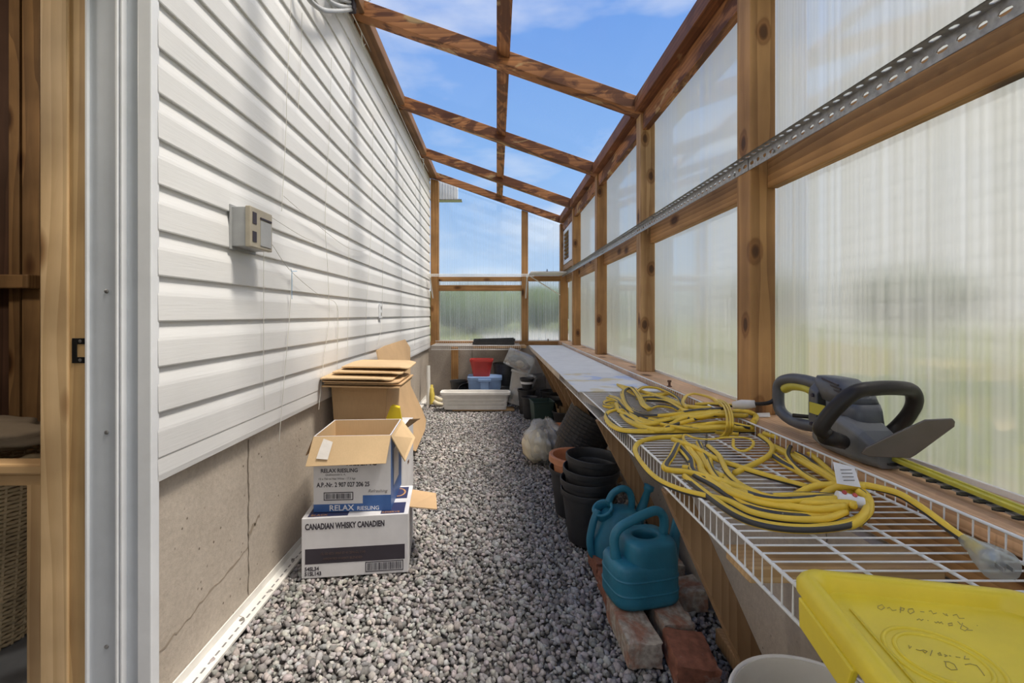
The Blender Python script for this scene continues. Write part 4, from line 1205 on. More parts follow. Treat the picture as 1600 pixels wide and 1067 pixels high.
mb.hexa([(-.10,0,.0),(-.095,.02,0),(-.095,.022,.0),(-.10,.002,0),(-.125,.05,.13),(-.115,.07,.13),(-.115,.072,.13),(-.125,.052,.13)]); obj('card', mb, M['print_white'], t)
# black nursery pots around the green bin
for (x, y, r0, r1, h, lab) in ((.345, 4.78, .06, .08, .22, 'narrow black pot between the cloudy tote and the green bin'),
                               (.33, 5.02, .075, .095, .26, 'black pot standing right beside the cloudy tote'),
                               (.58, 4.72, .08, .11, .22, 'black pot behind the green bin under the shelf'),
                               (.60, 5.05, .085, .115, .24, 'black pot deep under the shelf near the farthest brace')):
    make_pot('plant_pot', lab, 'plant pot', (x, y, .004), r0, r1, h, M['black_rib'], group='loose black pots under the far shelf')
t = make_pot('plant_pot', 'small black pot with a white band, stacked on the pot beside the cloudy tote', 'plant pot', (.335, 5.02, .268), .05, .075, .12, M['black_plastic'])
mb = MB(); mb.lathe([(.069, .06), (.0725, .085)], 30, cap0=False); obj('white_band', mb, M['print_white'], t)

# ---- far end pile
def tub(name, label, cat, loc, rot, w0, d0, w1, d1, h, mat, rimw=.01, group=None, grooves=0, p=8.0, th=.004):
    t = thing(name, label, cat, loc, rot, group)
    mb = MB(); n = 40; secs = [superell(w0/2, d0/2, p, n, 0)]
    for g_ in range(grooves):
        f = (g_+1)/(grooves+1)*.85; a_, b_ = w0/2+(w1-w0)/2*f, d0/2+(d1-d0)/2*f
        secs += [superell(a_, b_, p, n, h*f-.004), superell(a_-.004, b_-.004, p, n, h*f), superell(a_, b_, p, n, h*f+.004)]
    secs += [superell(w1/2, d1/2, p, n, h-.028), superell(w1/2+rimw, d1/2+rimw, p, n, h-.026), superell(w1/2+rimw, d1/2+rimw, p, n, h), superell(w1/2-.003, d1/2-.003, p, n, h),
             superell(w0/2-th, d0/2-th, p, n, th)]
    mb.loft(secs); obj('tub_body', mb, mat, t, smooth=True)
    return t
tub('planter_box', 'long white window planter on a thin board in front of the far pile', 'planter', (-.240, 5.18, .022), (0,0,0), .70, .15, .77, .19, .195, M['white_plastic'], .012, grooves=3, p=10)
mb = MB(); mb.box(-.50, .20, 5.12, 5.30, .004, .020); tag(obj('thin_board', mb, M['pineX']), 'thin pale board under the long white planter', 'board')
t = tub('storage_tote', 'light blue storage tote with a clip handle, under the red tub', 'tote', (-.145, 5.60, .004), (0,0,0), .37, .28, .405, .31, .325, M['tote_blue'], .008, grooves=1)
mb = MB(); mb.box(-.05, .05, -.185, -.158, .17, .31); mb.box(-.075, .075, -.19, -.155, .285, .315); obj('clip_handle', mb, M['tote_blue'], t, bevel=.004)
mb = MB(); mb.loft([superell(.21, .165, 8, 40, .318), superell(.21, .165, 8, 40, .332), superell(.19, .145, 8, 40, .334)]); obj('lid', mb, M['tote_blue'], t)
tub('red_tub', 'red tapered plastic tub on top of the blue tote', 'tub', (-.185, 5.60, .339), (0,0,math.radians(-2)), .20, .17, .275, .22, .205, M['red_plastic'], .006, p=5)
t = make_pot('plant_pot', 'black plastic pot tipped on its side left of the blue tote', 'plant pot', (-.42, 5.72, .115), .075, .105, .16, M['black_plastic'], rot=(math.radians(80), 0, math.radians(18)))
mb = MB(); mb.box(-.02, .10, -.10, -.085, .15, .165); obj('label_strip', mb, M['print_white'], t)
make_pot('plant_pot', 'black plastic pot standing behind the tipped one', 'plant pot', (-.50, 5.98, .004), .085, .11, .22, M['black_plastic'])
make_pot('plant_pot', 'large black pot behind the blue tote, right of the red tub', 'plant pot', (.135, 5.85, .004), .14, .18, .46, M['black_plastic'])
make_pot('plant_pot', 'dark pot hidden between the large black pot and the cloudy tote', 'plant pot', (.09, 5.55, .004), .06, .08, .20, M['black_plastic'])
# cloudy bin and tilted clear tote
t = tub('cloudy_tote', 'cloudy white plastic tote standing crooked right of the long planter', 'tote', (.225, 5.27, .045), (math.radians(-12), math.radians(14), math.radians(-14)), .19, .17, .28, .25, .38, M['cloudy_tote'], .012)
blob('crumpled_bag', .0, -.06, .13, .09, .07, .10, M['bag'], t, 9, .2)
t = tub('clear_tote', 'clear tote tipped over with dark contents, on top of the cloudy one', 'tote', (.13, 5.30, .615), (math.radians(18), math.radians(114), math.radians(6)), .20, .21, .235, .25, .30, M['clear_tote'], .010)
blob('dark_contents', .02, 0.0, .13, .07, .08, .10, M['tote_fill'], t, 11, .2); blob('blue_contents', .04, .04, .22, .05, .06, .06, M['print_navy'], t, 12, .2); blob('brown_contents', .03, -.05, .17, .04, .04, .05, M['bag_cloth'], t, 13, .2)
t = tub('storage_tote', 'dark blue lid and grey tub poking out behind the tipped clear tote', 'tub', (.52, 5.50, .004), (0,math.radians(-6),0), .17, .2, .2, .24, .36, M['print_grey'], .01)
blob2 = thing('plastic_bag', 'cloudy bag draped between the tipped tote and the end wall', 'bag', (.40, 5.78, 0)); blob('bag_film', 0, 0, .28, .11, .10, .27, M['bag'], blob2, 15, .12)
# pipe and yellow tube in the far left corner
mb = MB(); mb.tube([(-.815, 5.45, 0.0), (-.83, 5.50, .475)], .026, 16)
tag(obj('white_pipe', mb, M['white_plastic'], smooth=True), 'white plastic pipe standing in the far left corner', 'pipe')
mb = MB(); mb.tube(smooth_path([(-.765, 5.42, .02), (-.77, 5.44, .10), (-.78, 5.47, .19), (-.785, 5.5, .235)], 6), [.030]*10+[.026]*4+[.018]*5, 12)
tag(obj('yellow_tube', mb, M['yellow_old'], smooth='all'), 'yellow plastic tube leaning beside the white pipe', 'tube')
for k, (x, y, z_, a) in enumerate(((-.70, 5.40, .03, .3), (-.69, 5.44, .075, .45))):
    mb = MB(); mb.tube([(x-.05, y, z_+.03), (x, y, z_), (x+.06, y+.01, z_-.012)], [.022, .026, .018], 10)
    tag(obj('rolled_cloth', mb, M['soil'], smooth='all'), ['rolled pale rag on the gravel between the yellow tube and planter', 'upper rolled pale rag beside the yellow tube'][k], 'rag')
mb = MB(); mb.box(-.62, -.50, 5.28, 5.40, -.01, .012); tag(obj('black_saucer', mb, M['black_plastic'], bevel=.005), 'flat black tray under the left end of the planter', 'tray')

# seed trays on the end shelf
for k, (dx, dz, rz) in enumerate(((0, 0, 0), (.012, .026, 2.5))):
    t = thing('seed_tray', ['black seed tray lying on the end shelf, lower of two', 'black seed tray on top of the other one on the end shelf'][k], 'seed tray', (-.305+dx, 5.80, DZ+.004+dz), (0, math.radians(-1.5*k), math.radians(rz)))
    mb = MB(); W_, D__ = .53, .27
    mb.box(0, W_, 0, D__, 0, .003)
    for x0_, x1_, y0_, y1_ in ((0,W_,0,.004),(0,W_,D__-.004,D__),(0,.004,0,D__),(W_-.004,W_,0,D__)): mb.box(x0_, x1_, y0_, y1_, .003, .035)
    mb.box(-.008, W_+.008, -.008, 0, .033, .037); mb.box(-.008, W_+.008, D__, D__+.008, .033, .037)
    for q in range(1, 11): mb.box(q*W_/11-.001, q*W_/11+.001, .004, D__-.004, .003, .03)
    for q in range(1, 5): mb.box(.004, W_-.004, q*D__/5-.001, q*D__/5+.001, .003, .03)
    for q in range(11): mb.box(q*W_/11+.012, (q+1)*W_/11-.012, -.005, 0, .004, .03)
    obj('tray', mb, M['black_plastic'], t)

# ================================================================== BRICKS
def brick(label, loc, rot, size, mat, seed, n=7):
    r2 = random.Random(seed); L, W_, Hb = size
    import bmesh
    bm = bmesh.new(); bmesh.ops.create_cube(bm, size=1)
    bmesh.ops.subdivide_edges(bm, edges=bm.edges[:], cuts=n, use_grid_fill=True)
    for v in bm.verts:
        edge = sum(abs(abs(c)-.5) < .01 for c in v.co)
        v.co.x *= W_; v.co.y *= L; v.co.z *= Hb
        k = .0015 if edge < 2 else .0035
        v.co += Vector((r2.uniform(-k,k), r2.uniform(-k,k), r2.uniform(-k,k))) - v.co.normalized()*(.003 if edge >= 2 else 0)
    me = bpy.data.meshes.new('brick'); bm.to_mesh(me); bm.free(); me.materials.append(mat)
    me.polygons.foreach_set('use_smooth', [True]*len(me.polygons))
    try: me.set_sharp_from_angle(angle=math.radians(35))
    except Exception: pass
    o = bpy.data.objects.new('brick', me); COL.objects.link(o); o.location = loc; o.rotation_euler = rot
    return tag(o, label, 'brick', 'old bricks under the watering cans')
brick('brick with a pale dusty top lying lengthwise under the near watering can', (.452, 1.52, .040), (0,0,math.radians(2)), (.26, .105, .078), M['brick_pale'], 1)
brick('red brick lying tilted, nearest to the wooden brace foot', (.588, 1.385, .038), (math.radians(6),math.radians(4),math.radians(-4)), (.15, .125, .074), M['brick_red'], 2)
brick('brick crusted with pale mortar just behind the tilted red one', (.590, 1.545, .045), (0,0,math.radians(3)), (.15, .105, .078), M['brick_pale'], 3)
brick('mortar covered brick lying crosswise beside the brace, behind the crusted one', (.650, 1.70, .040), (0,0,math.radians(96)), (.24, .105, .078), M['brick_pale'], 4)
brick('brick under the rear half of the near watering can', (.455, 1.74, .040), (0,0,math.radians(0)), (.17, .105, .078), M['brick_red'], 5)
brick('brick hidden under the rear watering can', (.455, 1.925, .040), (0,0,math.radians(1)), (.17, .105, .078), M['brick_red'], 6)
brick('brick leaning behind the near watering can by the concrete', (.650, 1.88, .040), (0,0,math.radians(90)), (.22, .105, .078), M['brick_pale'], 7)

# ================================================================== WATERING CANS
def watering_can(name, label, loc, rz):
    t = thing(name, label, 'watering can', loc, (0,0,math.radians(rz)))
    n = 56; S = lambda a, b_, z_, cx=0, cy=0, p=4.0: superell(a, b_, p, n, z_, cx, cy)
    A, B = .122, .092
    mb = MB()
    secs = [S(A-.022, B-.022, 0), S(A-.006, B-.006, .006), S(A, B, .018), S(A, B, .030), S(A, B, .048), S(A, B, .0505), S(A+.0016, B+.0016, .0515), S(A+.0016, B+.0016, .0535), S(A-.001, B-.001, .0545), S(A-.001, B-.001, .058), S(A-.001, B-.001, .078),
            S(A-.001, B-.001, .096), S(A-.001, B-.001, .0985), S(A+.0008, B+.0008, .0995), S(A+.0008, B+.0008, .1015), S(A-.002, B-.002, .1025), S(A-.002, B-.002, .106), S(A-.002, B-.002, .134), S(A-.008, B-.007, .146), S(A-.020, B-.016, .152), S(A-.05, B-.04, .153)]
    mb.loft(secs)
    body = obj('can_body', mb, M['blue_can'], t, smooth='all')
    # upper reservoir block with the filling hole, shifted to one side
    mb = MB(); cx = .026
    def ring(r1, r2_, z_, c): return [(c+r1*math.cos(2*math.pi*k/n), .0+r2_*math.sin(2*math.pi*k/n), z_) for k in range(n)]
    secs = [S(.093, .088, .120, cx), S(.093, .087, .150, cx), S(.091, .084, .190, cx-.002), S(.090, .082, .205, cx-.003), S(.084, .076, .216, cx-.004), ring(.052, .040, .2205, cx-.006), ring(.048, .036, .2185, cx-.006), ring(.047, .035, .200, cx-.006), ring(.055, .045, .17, cx-.006)]
    mb.loft(secs, cap0=False, cap1=False); obj('reservoir_top', mb, M['blue_can'], body, smooth='all')
    mb = MB(); mb.loft([ring(.0555, .0455, .172, cx-.006), ring(.001, .001, .150, cx-.006)], cap0=False); obj('inside', mb, M['blue_dark'], body)
    mb = MB(); P = smooth_path([(-.090, -.005, .135), (-.098, -.004, .175), (-.098, 0, .215), (-.080, 0, .248), (-.03, 0, .272), (.03, 0, .292), (.066, 0, .298), (.090, 0, .282), (.098, 0, .250), (.092, 0, .205)], 7)
    mb.tube(P, [.0165 + .005*max(0, 1-i/9) for i in range(len(P))], 14); obj('handle', mb, M['blue_can'], t, smooth='all')
    mb = MB(); P = smooth_path([(.095, .015, .045), (.135, .022, .09), (.158, .03, .17), (.175, .036, .25)], 6)
    mb.tube(P, [.032-.018*i/(len(P)-1) for i in range(len(P))], 14); obj('spout', mb, M['blue_can'], t, smooth='all')
    return t
watering_can('watering_can', 'near blue plastic watering can with an arched handle, standing on the bricks', (.512, 1.630, .080), 12)
def round_can(name, label, loc, rz):
    t = thing(name, label, 'watering can', loc, (0,0,math.radians(rz)))
    n = 48; S = lambda a, b_, z_, cx=0, cy=0, p=2.6: superell(a, b_, p, n, z_, cx, cy)
    mb = MB(); mb.loft([S(.085,.075,0), S(.105,.092,.008), S(.108,.095,.03), S(.108,.095,.105), S(.103,.090,.125), S(.094,.080,.17,.01), S(.082,.066,.21,.015), S(.06,.05,.232,.02), S(.03,.02,.238,.02)])
    body = obj('can_body', mb, M['blue_can'], t, smooth='all')
    # filling mouth: a ring looking up towards the front
    mb = MB(); c = Vector((-.062, -.01, .240)); nrm = Vector((-.45, -.25, .86)).normalized(); u = nrm.orthogonal().normalized(); v = nrm.cross(u)
    def rg(r, d): return [c + nrm*d + (u*math.cos(2*math.pi*k/n)+v*math.sin(2*math.pi*k/n))*r for k in range(n)]
    mb.loft([rg(.036,-.075), rg(.040,-.03), rg(.045,.0), rg(.047,.006), rg(.043,.010), rg(.035,.008), rg(.033,-.02), rg(.032,-.06)], cap0=False, cap1=False); obj('filling_mouth', mb, M['blue_can'], body, smooth='all')
    mb = MB(); mb.loft([rg(.032,-.030), rg(.001,-.032)], cap0=False, cap1=False); obj('inside', mb, M['blue_dark'], body)
    mb = MB(); P = smooth_path([(-.085,-.015,.238), (-.108,-.02,.190), (-.122,-.02,.120), (-.116,-.02,.065), (-.098,-.015,.045)], 7); mb.tube(P, .0155, 12); obj('rear_handle', mb, M['blue_can'], t, smooth='all')
    mb = MB(); P = smooth_path([(-.035,0,.262), (-.012,0,.300), (.030,0,.318), (.062,0,.300), (.072,0,.255), (.066,0,.215)], 7); mb.tube(P, .0145, 12); obj('top_handle', mb, M['blue_can'], t, smooth='all')
    mb = MB(); mb.tube([(.07,0,.09), (.10,.0,.17), (.125,.0,.25), (.142,.0,.300), (.146,0,.309), (.153,0,.326)], [.038,.026,.019,.016,.024,.022], 14); obj('spout', mb, M['blue_can'], t, smooth='all')
    return t
round_can('watering_can', 'rear blue watering can with round mouth and raised spout, behind the near one', (.512, 1.955, .020), 8)

# ================================================================== BIN AND LID IN THE FOREGROUND
t = thing('beige_bin', 'round beige plastic bin with a pale rim under the near end of the shelf', 'bin', (.585, .80, .0))
mb = MB(); mb.lathe([(.10, .003), (.115, .01), (.150, .355), (.158, .357), (.158, .367), (.150, .369), (.146, .363), (.112, .02), (.001, .02)], 56, cap0=True, cap1=True); obj('bin_body', mb, M['beige_bin'], t, smooth=True)
mb = MB(); mb.tube([(.156*math.cos(a), .156*math.sin(a), .368) for a in np.linspace(0, 2*math.pi, 60, endpoint=False)], .0042, 8, closed=True); obj('rim', mb, M['white_plastic'], t, smooth='all')

# yellow lid: local x to the right, y away from the camera
LX, LY = .282, .36
t = thing('tote_lid', 'yellow plastic tote lid with handwriting and a round ridge, on the near wire shelf', 'lid', (.416, .648, DZ+.004), (0, 0, math.radians(-12)))
def rr(x0, x1, y0, y1, r, z_, n=8):
    out = []
    for cx_, cy_, a0 in ((x1-r, y0+r, -90), (x1-r, y1-r, 0), (x0+r, y1-r, 90), (x0+r, y0+r, 180)):
        for k in range(n+1):
            a = math.radians(a0+90*k/n); out.append((cx_+r*math.cos(a), cy_+r*math.sin(a), z_))
    return out
mb = MB()
def o_(i, z_, r=.03): return rr(i, LX-i, -LY+i, -i, max(r-i*.5, .008), z_)
mb.loft([o_(.004, 0), o_(0, .004), o_(0, .016), o_(.003, .022), o_(.008, .027), o_(.016, .028), o_(.020, .026), o_(.0215, .022, .04), o_(.025, .008, .045), o_(.029, .006, .045)])
plate = obj('lid_plate', mb, M['yellow_lid'], t, smooth=True)
mb = MB()
mb.tube([(.048, -.06, .0065), (.048, -.32, .0065)], .0018, 6)
obj('ridge', mb, M['yellow_lid'], plate)
LM = Matrix.Translation((.416, .648, DZ+.004)) @ Matrix.Rotation(math.radians(-12), 4, 'Z')
LI = LM.inverted()
cc_ = LI @ Vector((.486, .497, DZ+.0105))
for r_ in (.049, .039):
    mb = MB(); mb.tube([(cc_.x+r_*math.cos(q), cc_.y+r_*math.sin(q), .0056) for q in np.linspace(0, 2*math.pi, 64, endpoint=False)], .0024, 8, closed=True); obj('round_ridge', mb, M['yellow_lid'], plate, smooth='all')
mb = MB(); mb.loft([[(-.004,-.17,.004),(-.004,-.04,.004),(.004,-.04,.004),(.004,-.17,.004)],[(-.007,-.16,-.030),(-.007,-.05,-.030),(0,-.05,-.030),(0,-.16,-.030)]]); obj('grip_skirt', mb, M['yellow_lid'], t, bevel=.002)
ST = [[(140,110),(180,92),(206,122),(172,146),(138,126),(140,104)], [(232,128),(256,120),(284,152),(322,146)], [(368,115),(360,146),(392,152),(404,132),(372,124)], [(372,124),(362,172)],
 [(445,136),(488,134),(502,164),(462,186),(440,162),(445,136)], [(562,162),(602,166)], [(650,160),(672,154),(692,186),(726,176)], [(790,178),(812,196),(838,206),(824,184)], [(890,200),(928,190),(952,230),(1002,230)],
 [(530,246),(552,234),(574,252),(592,240)], [(636,250),(644,252)], [(705,264),(720,276),(740,262),(755,278),(775,265),(788,286)], [(842,282),(880,275),(884,300),(846,302),(842,282)],
 [(985,278),(965,332),(1010,356),(1042,332),(990,300)], [(1030,346),(1086,350)], [(965,290),(938,262)], [(1130,300),(1136,304)],
 [(448,500),(455,532),(472,512)], [(520,540),(560,552),(592,545),(632,560),(610,578),(588,556)], [(664,602),(682,550)], [(738,584),(760,570),(776,600),(744,596)], [(800,590),(832,602),(808,612)], [(850,600),(872,608)], [(918,614),(962,622)], [(1010,608),(1000,636),(1052,636)],
 [(800,660),(850,664),(904,690),(932,742),(872,746),(822,712),(814,668)], [(1010,692),(1060,684),(1130,702),(1170,752),(1204,802)]]
for grp in (ST[:9], ST[9:17], ST[17:25], ST[25:]):
    mb = MB()
    for s_ in grp: mb.tube([LI @ at(1350+x/6.4, 930+y/6.4, DZ+.0104) for x, y in s_], .00042, 5)
    obj('handwriting', mb, M['ink'], plate)

# ================================================================== EXTENSION CORDS
def cord_mesh(paths, r, seg=9, seed=1):
    mb = MB(); r2 = random.Random(seed)
    for P in paths:
        S_ = smooth_path(P, seg)
        st = [0]*9 + [1]*3; q = r2.randrange(12); st = st[q:]+st[:q]
        mb.tube(S_, r, 12, stripe=st, twist=r2.uniform(-.035, .035), mi=0)
    return mb
def tr1(l):       # tracing of the tied bundle
    return [at(930+x/5.517, 590+y/5.517, DZ+h) for x, y, h in l]
def tr2(l):
    return [at(980+x/4.1026, 640+y/4.1026, DZ+h) for x, y, h in l]
A = [
 [(1445,462,.010),(1100,462,.008),(700,468,.007),(300,468,.007),(150,425,.007),(92,350,.007),(112,300,.009),(180,278,.012),(240,285,.02)],
 [(1450,430,.018),(1150,405,.016),(900,402,.015),(640,440,.012),(520,448,.010),(345,388,.010),(250,320,.014),(180,215,.018)],
 [(1340,430,.028),(1100,390,.03),(850,420,.02),(560,450,.012),(400,410,.012),(340,350,.014),(200,290,.016)],
 [(1100,272,.052),(850,290,.045),(600,322,.035),(430,325,.028),(310,280,.026),(245,190,.028),(240,120,.030),(300,90,.032),(365,150,.030),(410,230,.028),(465,272,.024)],
 [(1090,300,.050),(850,312,.040),(640,365,.030),(430,390,.020),(320,340,.016),(230,260,.012),(85,235,.009),(105,208,.009),(200,205,.010)],
 [(1290,330,.045),(1000,335,.042),(760,385,.030),(600,435,.016)],
 [(1300,330,.050),(1000,318,.048),(760,350,.036),(590,440,.014)],
 [(1350,385,.035),(1375,335,.042),(1300,295,.050),(1150,292,.054),(900,340,.042),(700,352,.030),(450,352,.020),(300,290,.022),(180,200,.014),(112,172,.010)],
 [(1220,212,.030),(1000,150,.024),(850,135,.020),(700,130,.016),(560,152,.016),(390,165,.018),(200,65,.012)],
 [(365,165,.020),(365,115,.028),(430,82,.034),(560,95,.032),(700,165,.028),(760,250,.024)],
 [(790,262,.030),(755,212,.032),(785,160,.036),(860,143,.036),(1000,175,.038),(1060,215,.046),(1120,260,.054)],
 [(200,68,.010),(350,105,.014),(600,185,.020),(780,250,.024),(1000,262,.036)],
 [(430,195,.018),(600,205,.020),(740,275,.022),(820,300,.026)],
 [(460,275,.016),(540,245,.016),(660,255,.018),(730,285,.02)],
 [(860,230,.034),(1000,225,.040),(1090,232,.046),(1185,240,.048)],
 [(360,180,.02),(520,175,.016),(640,225,.016),(700,275,.018)],
 [(1360,440,.020),(1100,430,.026),(900,440,.018),(640,450,.012),(420,420,.012),(330,330,.016),(260,200,.022),(250,130,.028)],
 [(1250,470,.008),(1000,440,.012),(800,420,.02),(600,380,.02),(420,340,.02),(290,250,.02),(190,180,.016),(125,160,.012)],
]
t = thing('extension_cord', 'tied bundle of yellow and black extension cord lying farther back on the wire shelf', 'extension cord', (0,0,0), group='yellow extension cords on the shelf')
def fuller(L, picks, j):
    r2 = random.Random(8)
    for q in picks:
        sx_, sy_ = r2.uniform(-j, j), r2.uniform(-j*.8, j*.8)
        L.append([(x+sx_+r2.uniform(-6,6), y+sy_+r2.uniform(-5,5), max(.006, h+r2.uniform(-.006,.004))) for x, y, h in L[q]])
fuller(A, (1,1,3,3,4,4,7,7,8,11,12,16,17,5,6,2,0), 22)
obj('cord', cord_mesh([tr1(x) for x in A], .0066, seed=4), [M['yellow_cord'], M['black_cord']], t, smooth='all')
mb = MB()
for dx in (0, 26, 48):
    mb.tube(smooth_path(tr1([(1030+dx,190,.040),(1090+dx,225,.060),(1128+dx,300,.066),(1138+dx,400,.052),(1125+dx,470,.020),(1095+dx,500,.006),(1075+dx,505,.004)]), 8), .0035, 8)
obj('tie_string', mb, M['yellow_cord'], t, smooth='all')
# plug wrapped in pale tape, with the tool lead plugged in
mb = MB(); a = at(1145, 633, .775); b_ = at(1170, 630, .79); c = at(1212, 636, .79)
a = Vector((.845, 1.66, .762)); 
mb.tube([aty(1146,633,1.52), aty(1160,632,1.50), aty(1180,631,1.48)], [.012,.016,.012], 12); obj('taped_plug', mb, M['terminal'], t, smooth='all')

B2 = [
 [(350,172,.012),(180,182,.008),(75,212,.004),(52,270,-.002),(110,365,-.006),(200,450,-.008),(330,510,-.004),(480,550,.004),(640,585,.007),(800,660,.010),(1000,700,.012),(1250,705,.014),(1400,655,.020)],
 [(290,190,.020),(450,252,.018),(560,312,.015),(700,362,.012),(900,425,.008),(1150,495,.008)],
 [(330,225,.018),(290,300,.014),(252,375,.010),(400,402,.012),(650,470,.018),(900,560,.022),(1150,590,.026),(1400,600,.032),(1470,612,.032)],
 [(370,430,.004),(500,540,.006),(700,680,.007),(900,748,.007),(1150,770,.008),(1380,748,.010),(1500,700,.016),(1548,630,.024),(1530,560,.034),(1480,520,.040)],
 [(340,235,.014),(410,320,.012),(430,400,.010),(560,480,.010),(750,600,.010),(950,660,.011),(1250,680,.014),(1420,620,.022)],
 [(380,225,.015),(460,330,.012),(490,400,.010),(600,495,.012),(800,575,.016),(1100,630,.018),(1360,640,.022)],
 [(455,210,.015),(500,310,.012),(560,430,.012),(700,530,.018),(950,600,.022),(1200,640,.024),(1400,620,.028)],
 [(520,235,.018),(590,300,.020),(640,400,.020),(720,480,.018),(850,545,.016)],
 [(620,430,.010),(700,500,.014),(820,560,.02),(1000,590,.026),(1250,575,.032),(1360,575,.034)],
 [(850,165,.020),(920,222,.016),(925,275,.012),(860,325,.010),(690,405,.008)],
 [(870,152,.024),(1000,190,.018),(1130,250,.014),(1250,350,.014),(1340,440,.016),(1400,520,.028)],
 [(930,240,.012),(1050,300,.010),(1200,380,.012),(1330,460,.016),(1420,540,.028)],
 [(920,290,.008),(1000,345,.008),(1100,400,.008),(1220,470,.012),(1300,520,.02)],
 [(1045,240,.018),(1030,300,.014),(1090,380,.012),(1170,440,.012),(1250,480,.016)],
 [(1080,280,.010),(1160,320,.010),(1260,400,.012),(1340,450,.016)],
 [(1070,550,.014),(1200,492,.030),(1330,482,.040),(1500,485,.046),(1600,500,.046),(1750,545,.040),(1900,640,.030),(2060,760,.022),(2200,860,.018),(2330,945,.018)],
 [(1250,545,.020),(1320,505,.034),(1400,488,.044),(1520,492,.046)],
 [(1460,515,.030),(1535,580,.030),(1525,660,.024),(1450,735,.012),(1370,745,.007)],
 [(1480,505,.038),(1545,565,.034),(1550,650,.024),(1480,730,.010)],
 [(530,320,.010),(545,400,.010),(620,470,.012),(760,540,.016)],
 [(420,240,.012),(470,300,.008),(520,380,.008),(620,440,.010)],
 [(940,555,.020),(1150,550,.028),(1350,560,.034)],
 [(360,370,.004),(420,375,.008),(400,340,.010)],
]
t = thing('extension_cord', 'loose yellow and black cord looped on the near shelf with a clear plug end', 'extension cord', (0,0,0), group='yellow extension cords on the shelf')
fuller(B2, (4,5,6,3,8,2,11,12,14,20), 16)
obj('cord', cord_mesh([tr2(x) for x in B2], .0070, seed=9), [M['yellow_cord'], M['black_cord']], t, smooth='all')
mb = MB(); mb.tube(smooth_path(tr2([(680,190,.020),(685,240,.016),(740,266,.012),(800,238,.014),(805,200,.018),(750,180,.022),(640,178,.022),(520,190,.02),(430,180,.018),(370,160,.016),(365,195,.012),(430,240,.012)]), 7), .0042, 8, flat=.6); obj('tie_string', mb, M['yellow_cord'], t, smooth='all')
mb = MB(); q = tr2([(510,160,.012),(505,235,.006)]); mb.tube(q, .003, 8); obj('dark_tie', mb, M['black_cord'], t)
# printed tags
ta = at(1322, 757, DZ+.05); mb = MB(); mb.prism([ta+Vector((-.018,0,.002)), ta+Vector((.026,-.004,-.004)), ta+Vector((.026,.012,.030)), ta+Vector((-.014,.016,.040))], (0,.0005,0)); tg = obj('paper_tag', mb, M['print_white'], t)
mb = MB(); 
for k in range(4): mb.box(ta.x-.006, ta.x+.016, ta.y-.0015+.003*k*.9, ta.y-.001+.003*k*.9, ta.z+.008+.006*k, ta.z+.0095+.006*k)
obj('tag_print', mb, M['print_grey'], tg)
tb = at(1322, 775, DZ+.040); mb = MB(); mb.tube([tb+Vector((-.018,.0,.0)), tb+Vector((.022,-.012,-.008))], .0105, 14); tg = obj('warning_tag', mb, M['print_white'], t, smooth=True)
mb = MB()
for d in (-.008, .008):
    mb.tube([tb+Vector((d,-.3*d-.008,.007-.2*d)), tb+Vector((d*1.01,-.3*d-.0095,.0085-.2*d))], .0042, 10)
obj('red_dot', mb, M['red_plastic'], tg)
# moulded clear plug end
a = tr2([(2200,860,.018)])[0]; b_ = at(1582, 898, DZ+.018); d = (b_-a).normalized()
mb = MB(); mb.tube([a-d*.012, a, a+d*.010, a+d*.034, a+d*.066, a+d*.070], [.0095,.012,.012,.019,.025,.023], 18); obj('plug_shell', mb, M['clear_plug'], t, smooth='all')
mb = MB(); mb.tube([a, a+d*.038], [.0085,.0085], 12); obj('plug_core', mb, M['yellow_cord'], t, smooth='all')
mb = MB(); mb.tube([a+d*.038, a+d*.058], [.010,.011], 12); obj('plug_face', mb, M['steel'], t, smooth='all')
mb = MB()
for s__ in (-.007, .007):
    mb.bar(a+d*.058+Vector((s__,0,.002)), a+d*.085+Vector((s__,0,.002)), .0015, .006)
obj('prong', mb, M['steel'], t)

# ================================================================== HEDGE TRIMMER on the sill
t = thing('hedge_trimmer', 'grey and yellow electric hedge trimmer on the right sill against the milky wall', 'hedge trimmer', (0,0,0))
X0 = .905
# gear base
mb = MB()
def oct_(x0, x1, z0, z1, y, c=.012): return [(x0+c,y,z0),(x1-c,y,z0),(x1,y,z0+c),(x1,y,z1-c),(x1-c,y,z1),(x0+c,y,z1),(x0,y,z1-c),(x0,y,z0+c)]
mb.loft([oct_(.855,.945,.742,.800,1.235), oct_(.842,.950,.738,.830,1.19), oct_(.838,.945,.738,.835,1.12), oct_(.842,.930,.738,.815,1.06), oct_(.855,.915,.738,.785,1.02)])
obj('gear_base', mb, M['light_tool'], t, bevel=.004)
